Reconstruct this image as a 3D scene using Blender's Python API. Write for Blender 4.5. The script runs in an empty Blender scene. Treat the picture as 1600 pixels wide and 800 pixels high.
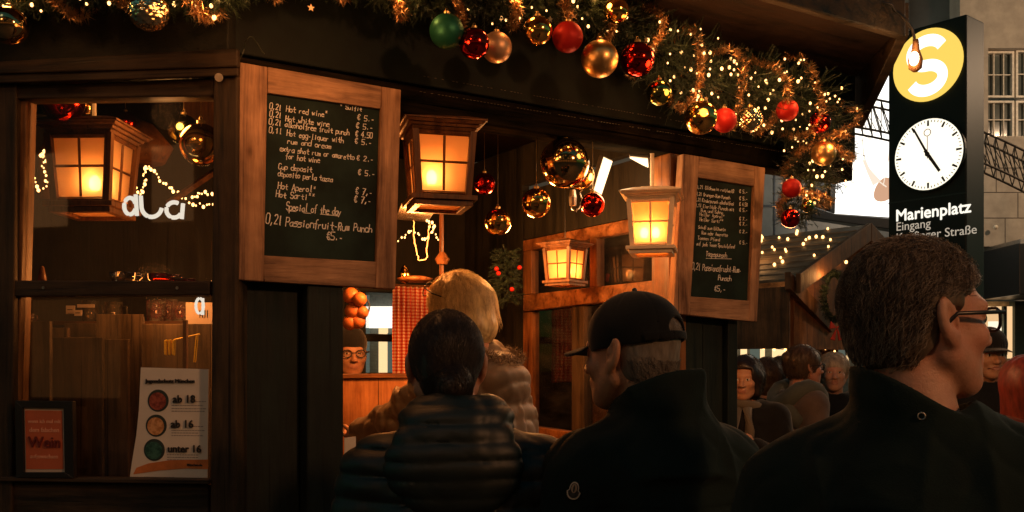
import bpy, bmesh, math, random
import numpy as np
from mathutils import Vector, Matrix, Euler
random.seed(7); RNG = np.random.default_rng(7)
PI = math.pi
scene = bpy.context.scene
COL = scene.collection

# ------------------------------------------------------------------ view geometry
F = 1500.0; CH = 1.60; HY = 570.0           # focal length in photo pixels, eye height, horizon row
def P(x, y, Y):
    return Vector(((x-800)/F*Y, Y, CH+(HY-y)/F*Y))
def frame(ox, oy, ux, uy):
    l = math.hypot(ux, uy); ux /= l; uy /= l
    return dict(o=Vector((ox, oy, 0)), u=Vector((ux, uy, 0)), v=Vector((-uy, ux, 0)), rot=math.atan2(uy, ux))
FS = frame(-0.76, 2.6438, 1, 0.62)            # serving side of the stall
FW = frame(-0.76, 2.6018, 1, -0.13)          # window side of the stall (u runs negative to the left)
FO = dict(o=Vector((0,0,0)), u=Vector((1,0,0)), v=Vector((0,1,0)), rot=0)
def fp(fr, u, v, z): return fr['o'] + fr['u']*u + fr['v']*v + Vector((0,0,z))
def hit(fr, x, y, v):                         # photo pixel -> (u, v, z) on the vertical plane at depth v of a frame
    k = (x-800)/F
    a = fr['o'] + fr['v']*v
    n = fr['v']; t = a.dot(n)/(k*n.x + n.y)
    p = Vector((k*t, t, CH+(HY-y)/F*t))
    return ((p-fr['o']).dot(fr['u']), v, p.z)
def hw(fr, x, y, v): return fp(fr, *hit(fr, x, y, v))

# ------------------------------------------------------------------ materials
MATS = {}
def new_mat(name):
    m = bpy.data.materials.new(name); m.use_nodes = True
    nt = m.node_tree; b = nt.nodes['Principled BSDF']
    MATS[name] = m
    return m, nt, b
def N(nt, t, **kw):
    n = nt.nodes.new(t)
    for k, v in kw.items(): setattr(n, k, v)
    return n
def L(nt, a, b): nt.links.new(a, b)
def ramp(nt, fac, cols):
    r = N(nt, 'ShaderNodeValToRGB')
    e = r.color_ramp.elements
    while len(e) < len(cols): e.new(0.5)
    for i, (p, c) in enumerate(cols):
        e[i].position = p; e[i].color = (*c, 1)
    L(nt, fac, r.inputs['Fac']); return r.outputs['Color']
def coords(nt, scale=(1,1,1), rot=0.0, coord='Object'):
    tc = N(nt, 'ShaderNodeTexCoord'); m1 = N(nt, 'ShaderNodeMapping'); m1.inputs['Rotation'].default_value = (0,0,-rot)
    m2 = N(nt, 'ShaderNodeMapping'); m2.inputs['Scale'].default_value = scale
    L(nt, tc.outputs[coord], m1.inputs['Vector']); L(nt, m1.outputs[0], m2.inputs['Vector'])
    return m2.outputs[0]
def noise(nt, vec, scale, detail=5, rough=.6, dist=0):
    n = N(nt, 'ShaderNodeTexNoise'); n.inputs['Scale'].default_value = scale; n.inputs['Detail'].default_value = detail
    n.inputs['Roughness'].default_value = rough; n.inputs['Distortion'].default_value = dist
    L(nt, vec, n.inputs['Vector']); return n.outputs['Fac']
def bump(nt, b, h, strength, dist=.01):
    n = N(nt, 'ShaderNodeBump'); n.inputs['Strength'].default_value = strength; n.inputs['Distance'].default_value = dist
    L(nt, h, n.inputs['Height']); L(nt, n.outputs[0], b.inputs['Normal'])
def plain(name, col, rough=.5, metal=0, var=.25, scale=20, bmp=.2, emis=None, estr=0, spec=.5, coat=0):
    m, nt, b = new_mat(name)
    v = coords(nt); f = noise(nt, v, scale)
    lo = tuple(c*(1-var) for c in col); hi = tuple(min(1, c*(1+var)) for c in col)
    L(nt, ramp(nt, f, [(.3, lo), (.7, hi)]), b.inputs['Base Color'])
    b.inputs['Roughness'].default_value = rough; b.inputs['Metallic'].default_value = metal
    b.inputs['Specular IOR Level'].default_value = spec; b.inputs['Coat Weight'].default_value = coat
    if bmp: bump(nt, b, noise(nt, v, scale*3), bmp, .002)
    if emis: b.inputs['Emission Color'].default_value = (*emis, 1); b.inputs['Emission Strength'].default_value = estr
    return m
def wood(name, dark, light, rot=0.0, axis='z', rough=.6, s=1.0, knots=True):
    m, nt, b = new_mat(name)
    big = {'z': (22, 22, 1.6), 'u': (1.6, 22, 22)}[axis]
    v = coords(nt, tuple(q*s for q in big), rot)
    g = noise(nt, v, 1.0, 8, .65, .8)
    fine = noise(nt, coords(nt, tuple(q*6*s for q in big), rot), 1.0, 4, .7)
    blot = noise(nt, coords(nt, (1,1,1)), 5, 4, .6)
    mx = N(nt, 'ShaderNodeMath', operation='MULTIPLY_ADD'); mx.inputs[1].default_value = .35
    L(nt, fine, mx.inputs[0]); L(nt, g, mx.inputs[2])
    c1 = ramp(nt, mx.outputs[0], [(.42, tuple(a*.6 for a in dark)), (.52, dark), (.66, tuple((a+c)/2 for a, c in zip(dark, light))), (.82, light)])
    mc = N(nt, 'ShaderNodeMix', data_type='RGBA', blend_type='MULTIPLY'); mc.inputs[0].default_value = .8
    L(nt, c1, mc.inputs[6]); L(nt, ramp(nt, blot, [(.35, (.45,.42,.4)), (.62, (1,1,1))]), mc.inputs[7])
    kv = N(nt, 'ShaderNodeTexVoronoi'); kv.inputs['Scale'].default_value = 3.1*s; L(nt, coords(nt, {'z': (2.2,2.2,1), 'u': (1,2.2,2.2)}[axis], rot), kv.inputs['Vector'])
    kn = N(nt, 'ShaderNodeMix', data_type='RGBA', blend_type='MULTIPLY'); kn.inputs[0].default_value = 1; L(nt, mc.outputs[2], kn.inputs[6]); L(nt, ramp(nt, kv.outputs['Distance'], [(.03,(.22,.18,.15)),(.07,(.75,.7,.66)),(.12,(1,1,1))]), kn.inputs[7])
    cr = noise(nt, coords(nt, {'z': (70,70,1.1), 'u': (1.1,70,70)}[axis], rot), 1.0, 2, .5, .4)
    ck = N(nt, 'ShaderNodeMix', data_type='RGBA', blend_type='MULTIPLY'); ck.inputs[0].default_value = 1; L(nt, kn.outputs[2], ck.inputs[6]); L(nt, ramp(nt, cr, [(.27,(.2,.18,.16)),(.33,(1,1,1))]), ck.inputs[7])
    L(nt, ck.outputs[2], b.inputs['Base Color'])
    L(nt, ramp(nt, g, [(.3, (rough-.15,)*3), (.7, (rough+.2,)*3)]), b.inputs['Roughness'])
    b.inputs['Specular IOR Level'].default_value = .3
    bump(nt, b, mx.outputs[0], .55, .004)
    return m
def glow(name, col, strength, sample=True):
    m, nt, b = new_mat(name)
    nt.nodes.remove(b); e = N(nt, 'ShaderNodeEmission'); e.inputs[0].default_value = (*col, 1); e.inputs[1].default_value = strength
    L(nt, e.outputs[0], nt.nodes['Material Output'].inputs[0])
    if not sample: m.cycles.emission_sampling = 'NONE'
    return m
def glass(name, tint=(1,1,1), rough=.02, refl=1.0, dirt=.04):
    m, nt, b = new_mat(name)
    nt.nodes.remove(b)
    tr = N(nt, 'ShaderNodeBsdfTransparent'); tr.inputs[0].default_value = (*tint, 1)
    gl = N(nt, 'ShaderNodeBsdfGlossy'); gl.inputs['Roughness'].default_value = rough
    gl.inputs[0].default_value = (refl, refl, refl, 1)
    fr = N(nt, 'ShaderNodeFresnel'); fr.inputs[0].default_value = 1.5
    mx = N(nt, 'ShaderNodeMixShader'); L(nt, fr.outputs[0], mx.inputs[0]); L(nt, tr.outputs[0], mx.inputs[1]); L(nt, gl.outputs[0], mx.inputs[2])
    df = N(nt, 'ShaderNodeBsdfDiffuse'); df.inputs[0].default_value = (.5,.45,.38,1)
    m2 = N(nt, 'ShaderNodeMixShader')
    v = coords(nt, (3,3,9)); f = noise(nt, v, 2, 6, .7)
    mm = N(nt, 'ShaderNodeMapRange'); mm.inputs[1].default_value = .4; mm.inputs[2].default_value = .8; mm.inputs[3].default_value = dirt*.3; mm.inputs[4].default_value = dirt*2.5
    L(nt, f, mm.inputs[0]); L(nt, mm.outputs[0], m2.inputs[0]); L(nt, mx.outputs[0], m2.inputs[1]); L(nt, df.outputs[0], m2.inputs[2])
    L(nt, m2.outputs[0], nt.nodes['Material Output'].inputs[0])
    return m
def frosted(name, col, transp=.3):
    m, nt, b = new_mat(name)
    nt.nodes.remove(b)
    t = N(nt, 'ShaderNodeBsdfTranslucent'); t.inputs[0].default_value = (*col, 1)
    d = N(nt, 'ShaderNodeBsdfDiffuse'); d.inputs[0].default_value = (*col, 1)
    tr = N(nt, 'ShaderNodeBsdfTransparent'); tr.inputs[0].default_value = (1,.9,.75,1)
    a = N(nt, 'ShaderNodeMixShader'); a.inputs[0].default_value = .25; L(nt, t.outputs[0], a.inputs[1]); L(nt, d.outputs[0], a.inputs[2])
    v = coords(nt); f = noise(nt, v, 14, 4)
    mr = N(nt, 'ShaderNodeMapRange'); mr.inputs[3].default_value = transp*.7; mr.inputs[4].default_value = transp*1.3; L(nt, f, mr.inputs[0])
    c = N(nt, 'ShaderNodeMixShader'); L(nt, mr.outputs[0], c.inputs[0]); L(nt, a.outputs[0], c.inputs[1]); L(nt, tr.outputs[0], c.inputs[2])
    L(nt, c.outputs[0], nt.nodes['Material Output'].inputs[0])
    return m
RS = FS['rot']; RW = FW['rot']
M = {}
M['darkwood_z'] = wood('dark_stained_boards', (.005,.010,.009), (.020,.031,.027), RS, 'z', .65)
M['darkwood_u'] = wood('dark_stained_beam', (.005,.007,.006), (.020,.021,.017), RS, 'u', .6)
M['frame_w_z'] = wood('brown_window_stile', (.016,.012,.007), (.075,.048,.026), RW, 'z', .55)
M['frame_w_u'] = wood('brown_window_rail', (.014,.011,.007), (.065,.042,.024), RW, 'u', .55)
M['orange_z'] = wood('orange_varnished_upright', (.10,.035,.010), (.34,.14,.045), RS, 'z', .4)
M['orange_u'] = wood('orange_varnished_rail', (.10,.035,.010), (.34,.14,.045), RS, 'u', .4)
M['pine_z'] = wood('weathered_pine_stile', (.16,.075,.040), (.60,.35,.20), RS, 'z', .65)
M['pine_u'] = wood('weathered_pine_rail', (.14,.068,.038), (.54,.32,.185), RS, 'u', .65)
M['panel'] = wood('old_green_brown_panel', (.055,.038,.020), (.17,.115,.060), 0, 'z', .6)
M['roofwood'] = wood('brown_roof_boards', (.010,.005,.003), (.034,.015,.008), RS, 'u', .7)
M['farwood'] = wood('far_hut_boards', (.06,.03,.014), (.22,.11,.05), .75, 'z', .6)
M['greyboards'] = wood('grey_roof_boards', (.10,.08,.06), (.3,.25,.2), .0, 'u', .6)
M['lanternwood'] = wood('lantern_brown_wood', (.06,.022,.008), (.20,.085,.03), 0, 'z', .45)
M['white_paint'] = plain('cream_painted_wood', (.75,.62,.45), .5, var=.12)
M['tarp'] = plain('black_tarpaulin', (.004,.0075,.0065), .6, var=.5, scale=9, bmp=.4, spec=.15)
M['slate'] = plain('green_black_slate', (.010,.022,.019), .75, var=.75, scale=6, bmp=.05, spec=.2)
M['chalk'] = plain('white_chalk', (.88,.86,.80), .95, var=.3, scale=120, bmp=0, spec=.1)
M['black'] = plain('black_plastic', (.012,.012,.012), .35, var=.2)
M['metal'] = plain('dull_steel', (.45,.43,.40), .35, 1, var=.2)
M['brass'] = plain('brass_cap', (.75,.52,.22), .3, 1, var=.1)
M['stone'] = plain('ceiling_dark', (.02,.014,.01), .8)
M['glass'] = glass('window_glass', dirt=.008)
M['pane'] = frosted('frosted_lantern_pane', (.95,.66,.36), .15)
M['flame'] = glow('candle_bulb_light', (1,.46,.13), 16, False)
M['fairy'] = glow('fairy_bulb_light', (1,.47,.14), 3.4, False)
M['tube'] = glow('lamp_panel_light', (1,.66,.34), 1.9, False)
M['wire'] = plain('dark_green_wire', (.02,.03,.02), .5, bmp=0)

# ------------------------------------------------------------------ objects
def tag(o, label=None, cat=None, group=None, kind=None):
    if label: o['label'] = label
    if cat: o['category'] = cat
    if group: o['group'] = group
    if kind: o['kind'] = kind
    return o
def empty(name, loc, label=None, cat=None, group=None, rz=0.0, kind=None):
    o = bpy.data.objects.new(name, None); COL.objects.link(o)
    o.location = loc; o.rotation_euler = (0, 0, rz); o.empty_display_size = .05
    return tag(o, label, cat, group, kind)
def mw(o):
    m = Matrix.LocRotScale(o.location, o.rotation_euler, o.scale)
    return mw(o.parent) @ o.matrix_parent_inverse @ m if o.parent else m
def link(name, me, mats, parent=None, local=False, smooth=False):
    o = bpy.data.objects.new(name, me); COL.objects.link(o)
    for m in (mats if isinstance(mats, (list, tuple)) else [mats]): me.materials.append(m)
    if parent is not None:
        o.parent = parent
        if not local: o.matrix_parent_inverse = mw(parent).inverted()
    if smooth: me.polygons.foreach_set('use_smooth', [True]*len(me.polygons))
    return o
class MB:
    def __init__(s): s.v = []; s.f = []; s.m = []
    def add(s, vs, fs, m=0):
        n = len(s.v); s.v += [tuple(q) for q in vs]; s.f += [tuple(i+n for i in f) for f in fs]; s.m += [m]*len(fs)
        return s
    def box(s, fr, u0, u1, v0, v1, z0, z1, m=0):
        c = [fp(fr, u, v, z) for z in (z0, z1) for v in (v0, v1) for u in (u0, u1)]
        return s.add(c, [(0,2,3,1),(4,5,7,6),(0,1,5,4),(2,6,7,3),(0,4,6,2),(1,3,7,5)], m)
    def prism(s, front, back, m=0):           # two matching outlines
        n = len(front)
        return s.add(list(front)+list(back), [tuple(range(n))[::-1], tuple(range(n, 2*n))]+[(i, (i+1) % n, n+(i+1) % n, n+i) for i in range(n)], m)
    def pq(s, fr, pts, v0, th, m=0):          # outline on a frame plane at depth v0, given thickness th
        q = [hit(fr, x, y, v0) for x, y in pts]
        return s.prism([fp(fr, a, v0, c) for a, _, c in q], [fp(fr, a, v0+th, c) for a, _, c in q], m)
    def tube(s, pts, r, n=6, m=0, closed=False):
        pts = [Vector(p) for p in pts]; k = len(pts); rr = r if isinstance(r, (list, tuple)) else [r]*k
        rings = []; ref = Vector((0,0,1))
        for i, p in enumerate(pts):
            if closed: t = pts[(i+1) % k]-pts[i-1]
            else: t = pts[min(i+1, k-1)]-pts[max(i-1, 0)]
            t.normalize()
            if abs(t.dot(ref)) > .95: ref = Vector((1,0,0)) if abs(t.x) < .9 else Vector((0,1,0))
            a = t.cross(ref).normalized(); b = t.cross(a).normalized()
            rings.append([p+(a*math.cos(2*PI*j/n)+b*math.sin(2*PI*j/n))*rr[i] for j in range(n)])
        vs = [q for g in rings for q in g]
        fs = [(i*n+j, i*n+(j+1) % n, ((i+1) % k)*n+(j+1) % n, ((i+1) % k)*n+j) for i in range(k if closed else k-1) for j in range(n)]
        if not closed: fs += [tuple(range(n))[::-1], tuple((k-1)*n+j for j in range(n))]
        return s.add(vs, fs, m)
    def lathe(s, prof, c=(0,0,0), n=24, m=0):  # (r, z) pairs
        c = Vector(c); vs = [c+Vector((r*math.cos(2*PI*j/n), r*math.sin(2*PI*j/n), z)) for r, z in prof for j in range(n)]
        fs = [(i*n+j, i*n+(j+1) % n, (i+1)*n+(j+1) % n, (i+1)*n+j) for i in range(len(prof)-1) for j in range(n)]
        fs += [tuple(range(n))[::-1], tuple((len(prof)-1)*n+j for j in range(n))]
        return s.add(vs, fs, m)
    def sphere(s, c, r, n=12, m=0, sq=(1,1,1)):
        prof = [(math.sin(PI*i/n), -math.cos(PI*i/n)) for i in range(n+1)]
        prof[0] = (1e-3, -1); prof[-1] = (1e-3, 1)
        k = len(s.v); s.lathe(prof, n=2*n, m=m)
        s.v[k:] = [(c[0]+x*r*sq[0], c[1]+y*r*sq[1], c[2]+z*r*sq[2]) for x, y, z in s.v[k:]]
        return s
    def build(s, name, mats, parent=None, smooth=False, bevel=0, local=False):
        me = bpy.data.meshes.new(name); me.from_pydata(s.v, [], s.f); 
        me.polygons.foreach_set('material_index', s.m)
        bm = bmesh.new(); bm.from_mesh(me); bmesh.ops.recalc_face_normals(bm, faces=bm.faces); bm.to_mesh(me); bm.free()
        o = link(name, me, mats, parent, local, smooth)
        if bevel:
            b = o.modifiers.new('edge', 'BEVEL'); b.width = bevel; b.segments = 2; b.limit_method = 'ANGLE'
        return o
def copy_tree(o, parent=None):
    c = o.copy(); COL.objects.link(c)
    if parent is not None: c.parent = parent
    for ch in list(o.children): copy_tree(ch, c)
    return c
def lamp(name, loc, w, col=(1,.45,.13), r=.02, parent=None):
    d = bpy.data.lights.new(name, 'POINT'); d.energy = w; d.color = col; d.shadow_soft_size = r
    o = bpy.data.objects.new(name, d); COL.objects.link(o); o.location = loc
    if parent is not None:
        o.parent = parent
    return o
_tc = [0]
def text_mesh(body, size=1.0, off=0.0, extr=.001, align='LEFT', sx=1.0):
    c = bpy.data.curves.new('t', 'FONT'); c.body = body; c.size = size; c.offset = off; c.extrude = extr; c.align_x = align
    c.resolution_u = 4
    o = bpy.data.objects.new('t', c); COL.objects.link(o)
    bpy.context.view_layer.update()
    dg = bpy.context.evaluated_depsgraph_get()
    me = bpy.data.meshes.new_from_object(o.evaluated_get(dg))
    bpy.data.objects.remove(o)
    vs = [(v.co.x*sx, v.co.y, v.co.z) for v in me.vertices]; fs = [tuple(p.vertices) for p in me.polygons]
    bpy.data.meshes.remove(me)
    return vs, fs
def put_text(mb, body, org, ex, ez, size, off=0., m=0, align='LEFT', sx=1.0, bold=0.0):
    if bold:
        for i, (dx, dy) in enumerate(((0,0),(1,0),(.5,.6),(.5,-.6))): put_text(mb, body, Vector(org)+Vector(ex)*dx*bold+Vector(ez)*dy*bold+Vector(ex).cross(Vector(ez))*.0013*i, ex, ez, size, 0, m, align, sx)
        return
    """lay lettering on a plane: ex is the writing direction, ez is up"""
    vs, fs = text_mesh(body, size, off, .0006, align, sx)
    n = Vector(ex).cross(Vector(ez))
    mb.add([Vector(org)+Vector(ex)*x+Vector(ez)*y+n*z for x, y, z in vs], fs, m)

# ------------------------------------------------------------------ chalk handwriting: single strokes on a 5 x 9 grid
G = dict(a="45 25 04 03 12 32 44,45 42", b="08 02 32 43 44 35 05", c="44 35 15 04 03 12 32 43", d="48 42 12 03 04 15 45", e="04 44 35 15 04 03 12 42",
 f="48 38 27 21,05 35", g="45 15 04 03 12 42,45 41 30 10", h="08 02,04 15 35 44 42", i="25 22,27 26", j="35 31 20 10,37 36", k="08 02,45 03 42", l="28 22 32",
 m="05 02,04 15 25 22,24 35 45 42", n="05 02,04 15 35 44 42", o="15 04 03 12 32 43 44 35 15", p="05 00,05 35 44 43 32 02", q="45 40,45 15 04 03 12 42",
 r="05 02,04 15 35", s="45 15 04 34 43 32 02", t="27 23 32 42,05 45", u="05 03 12 32 43,45 42", v="05 22 45", w="05 12 24 32 45", x="05 42,45 02", y="05 22,45 10", z="05 45 02 42",
 A="02 28 42,14 34", B="02 08 38 47 35 05,35 44 43 32 02", C="47 38 18 07 03 12 32 43", D="02 08 28 46 44 22 02", E="48 08 02 42,05 35", F="48 08 02,05 35", G="47 18 07 03 12 32 43 45 25",
 H="08 02,48 42,05 45", K="08 02,48 05 42", M="02 08 25 48 42", O="18 07 03 12 32 43 47 38 18", P="02 08 38 47 46 35 05", R="02 08 38 47 46 35 05,25 42", S="47 38 18 07 06 15 35 44 43 32 12 03",
 T="08 48,28 22", Z="08 48 02 42")
G.update({'0': "18 07 03 12 32 43 47 38 18", '1': "06 28 22", '2': "07 18 38 47 46 02 42", '4': "38 04 44,36 32", '5': "48 08 05 35 44 43 32 02", '7': "08 48 12,15 35",
 '€': "47 38 28 17 13 22 32 43,06 36,04 34", ',': "23 11", '.': "22 23", '-': "14 34", '/': "01 48", '*': "16 38,18 36", 'ü': "05 03 12 32 43,45 42,17 16,37 36", 'ä': "45 25 04 03 12 32 44,45 42,17 16,37 36",
 'ö': "15 04 03 12 32 43 44 35 15,17 16,37 36", 'ß': "01 07 18 38 47 35 44 32 22", ' ': ""})
def chalk(mb, s, fr, x, y, v, h, adv=.62, th=.0016, seed=0, slant=.12, x1=None):
    """write s on a frame plane from photo pixel (x, y) (baseline); h = cap height in metres; x1 squeezes it to end at that column"""
    rnd = random.Random(hash(s) % 1000 + seed if False else sum(map(ord, s))+seed)
    u, _, z = hit(fr, x, y, v); g = h/6.0
    w = adv*h
    if x1 is not None:
        u1 = hit(fr, x1, y, v)[0]; w = (u1-u)/max(1, len(s))
    for i, ch in enumerate(s):
        jz = rnd.uniform(-.06, .06)*h; js = rnd.uniform(.9, 1.1)
        for st in filter(None, G.get(ch, '').split(',')):
            pts = []
            for q in st.split():
                a, b = int(q[0]), int(q[1])-2
                pts.append((u+i*w+(a/4*.78*w*js)+b*g*slant+rnd.uniform(-.08,.08)*g, z+jz+b*g*js+rnd.uniform(-.1,.1)*g))
            for (a, b), (c, d) in zip(pts, pts[1:]):
                dx, dz = c-a, d-b; l = math.hypot(dx, dz) or 1e-6; t = th*rnd.uniform(.75, 1.15)/2
                nx, nz = -dz/l*t, dx/l*t; ex, ez = dx/l*t*.6, dz/l*t*.6
                c4 = [(a-ex+nx, b-ez+nz), (a-ex-nx, b-ez-nz), (c+ex-nx, d+ez-nz), (c+ex+nx, d+ez+nz)]
                mb.prism([fp(fr, p, v-.0008, r) for p, r in c4], [fp(fr, p, v-.0001, r) for p, r in c4])
# ================================================================== THE STALL
stall = empty('market_stall', (-0.76, 2.62, 0), 'dark wooden mulled wine stall with lit lanterns and a garland under its eave', 'market stall')
def uS(x, v=0): return hit(FS, x, 400, v)[0]
def uW(x, v=0): return hit(FW, x, 400, v)[0]
ZH = 2.366                                     # underside of the opening header
uR0, uR1, uEnd = uS(1060), uS(1136), uS(1333)
VB = 1.6                                       # back wall depth
def part(name, mb, mat, bevel=.002, **k): return mb.build(name, mat, stall, bevel=bevel, **k)
# plank walls below the boards
def planks(name, fr, u0, u1, z0, z1, v0, v1, w, mat):
    mb = MB(); n = max(1, round((u1-u0)/w)); d = (u1-u0)/n
    for i in range(n):
        j = random.uniform(-.002, .002)
        mb.box(fr, u0+i*d+.002, u0+(i+1)*d-.002, v0+j, v1, z0, z1)
    mb.box(fr, u0, u1, v1+.0015, v1+.012, z0, z1)
    return part(name, mb, mat, .003)
planks('plank_wall', FS, 0.003, uS(472), 0, ZH, .02, .05, .13, M['darkwood_z'])
mb = MB(); mb.box(FS, uS(474), uS(537, -.03), -.03, .10, 0, ZH); part('corner_post', mb, M['darkwood_z'], .005)
planks('plank_wall', FS, uR0+.035, uR1, 0, ZH, .02, .05, .085, M['darkwood_z'])
mb = MB(); mb.box(FS, uS(1046, .0), uS(1062, .0), -.002, .10, 0, ZH); part('opening_post', mb, M['orange_z'], .004)
mb = MB(); mb.box(FS, uR1+.001, uR1+.05, -.005, .08, 0, ZH); part('end_post', mb, M['darkwood_z'], .004)
# header and tarpaulin fascia over the opening
mb = MB(); mb.box(FS, .0, uEnd, .0, .10, ZH, 2.452); part('header_beam', mb, HB := wood('header_brown', (.006,.006,.005), (.020,.016,.011), RS, 'u', .8), .006)
HB.node_tree.nodes['Principled BSDF'].inputs['Specular IOR Level'].default_value = 0
mb = MB(); mb.box(FS, -.01, uEnd, -.012, .09, 2.454, 2.80)
for i in range(60):                            # soft folds
    pass
tarp = part('tarpaulin_fascia', mb, M['tarp'], .004)
mb = MB()
for yy in (118, 143):
    u, _, z = hit(FS, 656, yy, -.013)
    for i in range(150):
        a = u+i*.0125
        if a > uEnd: break
        if random.random() < .22: continue
        mb.box(FS, a, a+.0065, -.0142, -.0125, z-.0005, z+.0005)
part('stitching', mb, plain('pale_thread', (.16,.14,.11), .8, bmp=0), 0)
# fascia above the window
mb = MB(); mb.box(FW, -2.3, -.001, -.02, .10, 2.385, 2.80); part('window_fascia', mb, M['darkwood_u'], .004)
mb = MB(); mb.pq(FW, [(-300,112),(371,75),(371,104),(-300,124)], -.042, .021); part('cornice_board', mb, M['frame_w_u'], .004)
mb = MB(); mb.pq(FW, [(-300,122),(371,104.5),(371,118),(-300,139)], -.034, .013); part('cornice_board', mb, M['frame_w_u'], .003)
# roof
A = [fp(FW,-2.4,-.45,0), fp(FW,0,-.45,0), fp(FS,0,-.45,0), hw(FS,1402,45,-.45), hw(FS,1338,120,0), fp(FS,uEnd+.0,2.3,0), fp(FS,-1.6,2.3,0), fp(FW,-2.4,1.2,0)]
for q in A: q.z = 0
mb = MB()
lo = [q+Vector((0,0,2.802)) for q in A]; hi = [q+Vector((0,0,2.99)) for q in A]
for i in (1, 2, 3): hi[i] = A[i]+Vector((0,0,2.87))
hi[0].z = 2.87; hi[5].z = 3.3; hi[6].z = 3.3; hi[7].z = 3.2
mb.prism(lo, hi); part('roof', mb, M['roofwood'], 0)
mb = MB()                                       # eave board and end board
a, b = A[2], A[3]; d = (b-a).normalized(); nrm = Vector((d.y, -d.x, 0))
mb.prism([a+Vector((0,0,2.765)), b+Vector((0,0,2.765)), b+Vector((0,0,2.90)), a+Vector((0,0,2.90))], [q+nrm*.035 for q in (a+Vector((0,0,2.765)), b+Vector((0,0,2.765)), b+Vector((0,0,2.90)), a+Vector((0,0,2.90)))])
part('eave_board', mb, M['frame_w_u'], .006)
mb = MB(); a, b = A[3]+d*.003, A[4]+d*.003; e = (b-a).normalized(); nn = Vector((e.y, -e.x, 0))
b = b+e*.05
pr = [a+Vector((0,0,2.78)), b+Vector((0,0,2.60)), b+Vector((0,0,2.85)), a+Vector((0,0,2.9))]
mb.prism(pr, [q+nn*.04 for q in pr]); part('end_board', mb, M['frame_w_u'], .005)
# window side: frame around the big window
FRM = MB()
mb = MB(); mb.pq(FW, [(-60,60),(23,118),(20,800),(-60,860)], -.01, .07); mb.pq(FW, [(-60,130),(21,130),(19,1100),(-60,1100)], -.011, .05)
mb = MB(); mb.pq(FW, [(-70,130),(25,130),(14,1150),(-70,1150)], -.012, .07); part('window_stile', mb, M['frame_w_z'], .004)
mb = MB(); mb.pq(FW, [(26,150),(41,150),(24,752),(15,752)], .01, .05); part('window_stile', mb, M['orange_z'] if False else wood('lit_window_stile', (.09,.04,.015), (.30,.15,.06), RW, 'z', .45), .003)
mb = MB(); mb.pq(FW, [(333,118),(371,117),(368,1150),(326,1150)], -.014, .075); part('window_stile', mb, M['frame_w_z'], .005)
mb = MB(); mb.pq(FW, [(20,134),(333,121),(333,150),(20,155)], -.004, .06); part('window_rail', mb, M['frame_w_u'], .004)
mb = MB(); mb.pq(FW, [(17,438),(328,439),(328,461),(17,463)], -.008, .05); part('window_rail', mb, M['frame_w_u'], .004)
mb = MB(); mb.pq(FW, [(-70,752),(326,757),(326,1150),(-70,1150)], -.002, .06); part('window_rail', mb, M['frame_w_u'], .006)
mb = MB(); mb.pq(FW, [(-70,744),(326,750),(326,757),(-70,751)], -.03, .05); part('window_sill', mb, M['frame_w_u'], .003)
mb = MB(); mb.box(FW, -2.3, hit(FW,-70,400,0)[0]-.002, 0, .05, 0, 2.384); part('side_panel', mb, M['darkwood_z'], 0)
mb = MB(); mb.pq(FW, [(24,150),(330,150),(330,440),(20,440)], .028, .004); part('window_pane', mb, M['glass'], 0)
mb = MB(); mb.pq(FW, [(20,461),(328,461),(328,755),(20,755)], .028, .004); part('window_pane', mb, M['glass'], 0)
mb = MB()
for x, y in ((68,449.5),(277,450),(5,450)):
    p = hw(FW, x, y, -.009); mb.tube([p, p-FW['v']*.002], .0042, 12)
p = hw(FW, 342, 121, -.036); 
part('screw', mb, M['metal'], 0)
mb = MB(); mb.tube([hw(FW,342,121,-.0365), hw(FW,342,121,-.0405)], .011, 20); part('screw', mb, M['metal'], 0)
# interior shell
mb = MB(); mb.prism([q+Vector((0,0,2.60)) for q in (fp(FW,-2.25,.101,0), fp(FW,0,.101,0), fp(FS,1.6,.101,0), fp(FS,1.6,VB+.04,0), fp(FS,-1.6,VB+.04,0))], [q+Vector((0,0,2.63)) for q in (fp(FW,-2.25,.101,0), fp(FW,0,.101,0), fp(FS,1.6,.101,0), fp(FS,1.6,VB+.04,0), fp(FS,-1.6,VB+.04,0))])
part('ceiling', mb, plain('near_black_ceiling', (.006,.004,.003), .95, spec=0, bmp=0), 0)  # even near-black ceiling colour with no specular
mb = MB(); mb.prism([q for q in (fp(FW,-2.25,.08,.1), fp(FW,0,.08,.1), fp(FS,0,.1,.1), fp(FS,1.6,.101,.1), fp(FS,1.6,VB,.1), fp(FS,-1.6,VB,.1))], [q for q in (fp(FW,-2.25,.08,.2), fp(FW,0,.08,.2), fp(FS,0,.1,.2), fp(FS,1.6,.101,.2), fp(FS,1.6,VB,.2), fp(FS,-1.6,VB,.2))])
part('raised_floor', mb, M['panel'], 0)
# back wall with its small window
def backbox(x0, y0, x1, y1, v0, v1):
    a = hit(FS, x0, y0, v0); b = hit(FS, x1, y1, v0); return a[0], b[0], min(a[2], b[2]), max(a[2], b[2])
ub0, ub1 = uS(562, VB), uS(642, VB); zb0, zb1 = hit(FS,600,588,VB)[2], hit(FS,600,452,VB)[2]
BW = wood('back_wall_boards', (.005,.006,.005), (.020,.018,.012), RS, 'z', .7)
mb = MB(); mb.box(FS, -1.62, ub0, VB, VB+.04, .2, 2.6); mb.box(FS, ub1, 1.66, VB, VB+.04, .2, 2.6); mb.box(FS, ub0, ub1, VB, VB+.04, zb1, 2.6); mb.box(FS, ub0, ub1, VB, VB+.04, .2, zb0)
part('back_wall', mb, BW, 0)
mb = MB()
for q in ((ub0-.02, ub0+.02, zb0, zb1), (ub1-.02, ub1+.02, zb0, zb1)): mb.box(FS, q[0], q[1], VB-.03, VB-.002, q[2], q[3])
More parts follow.
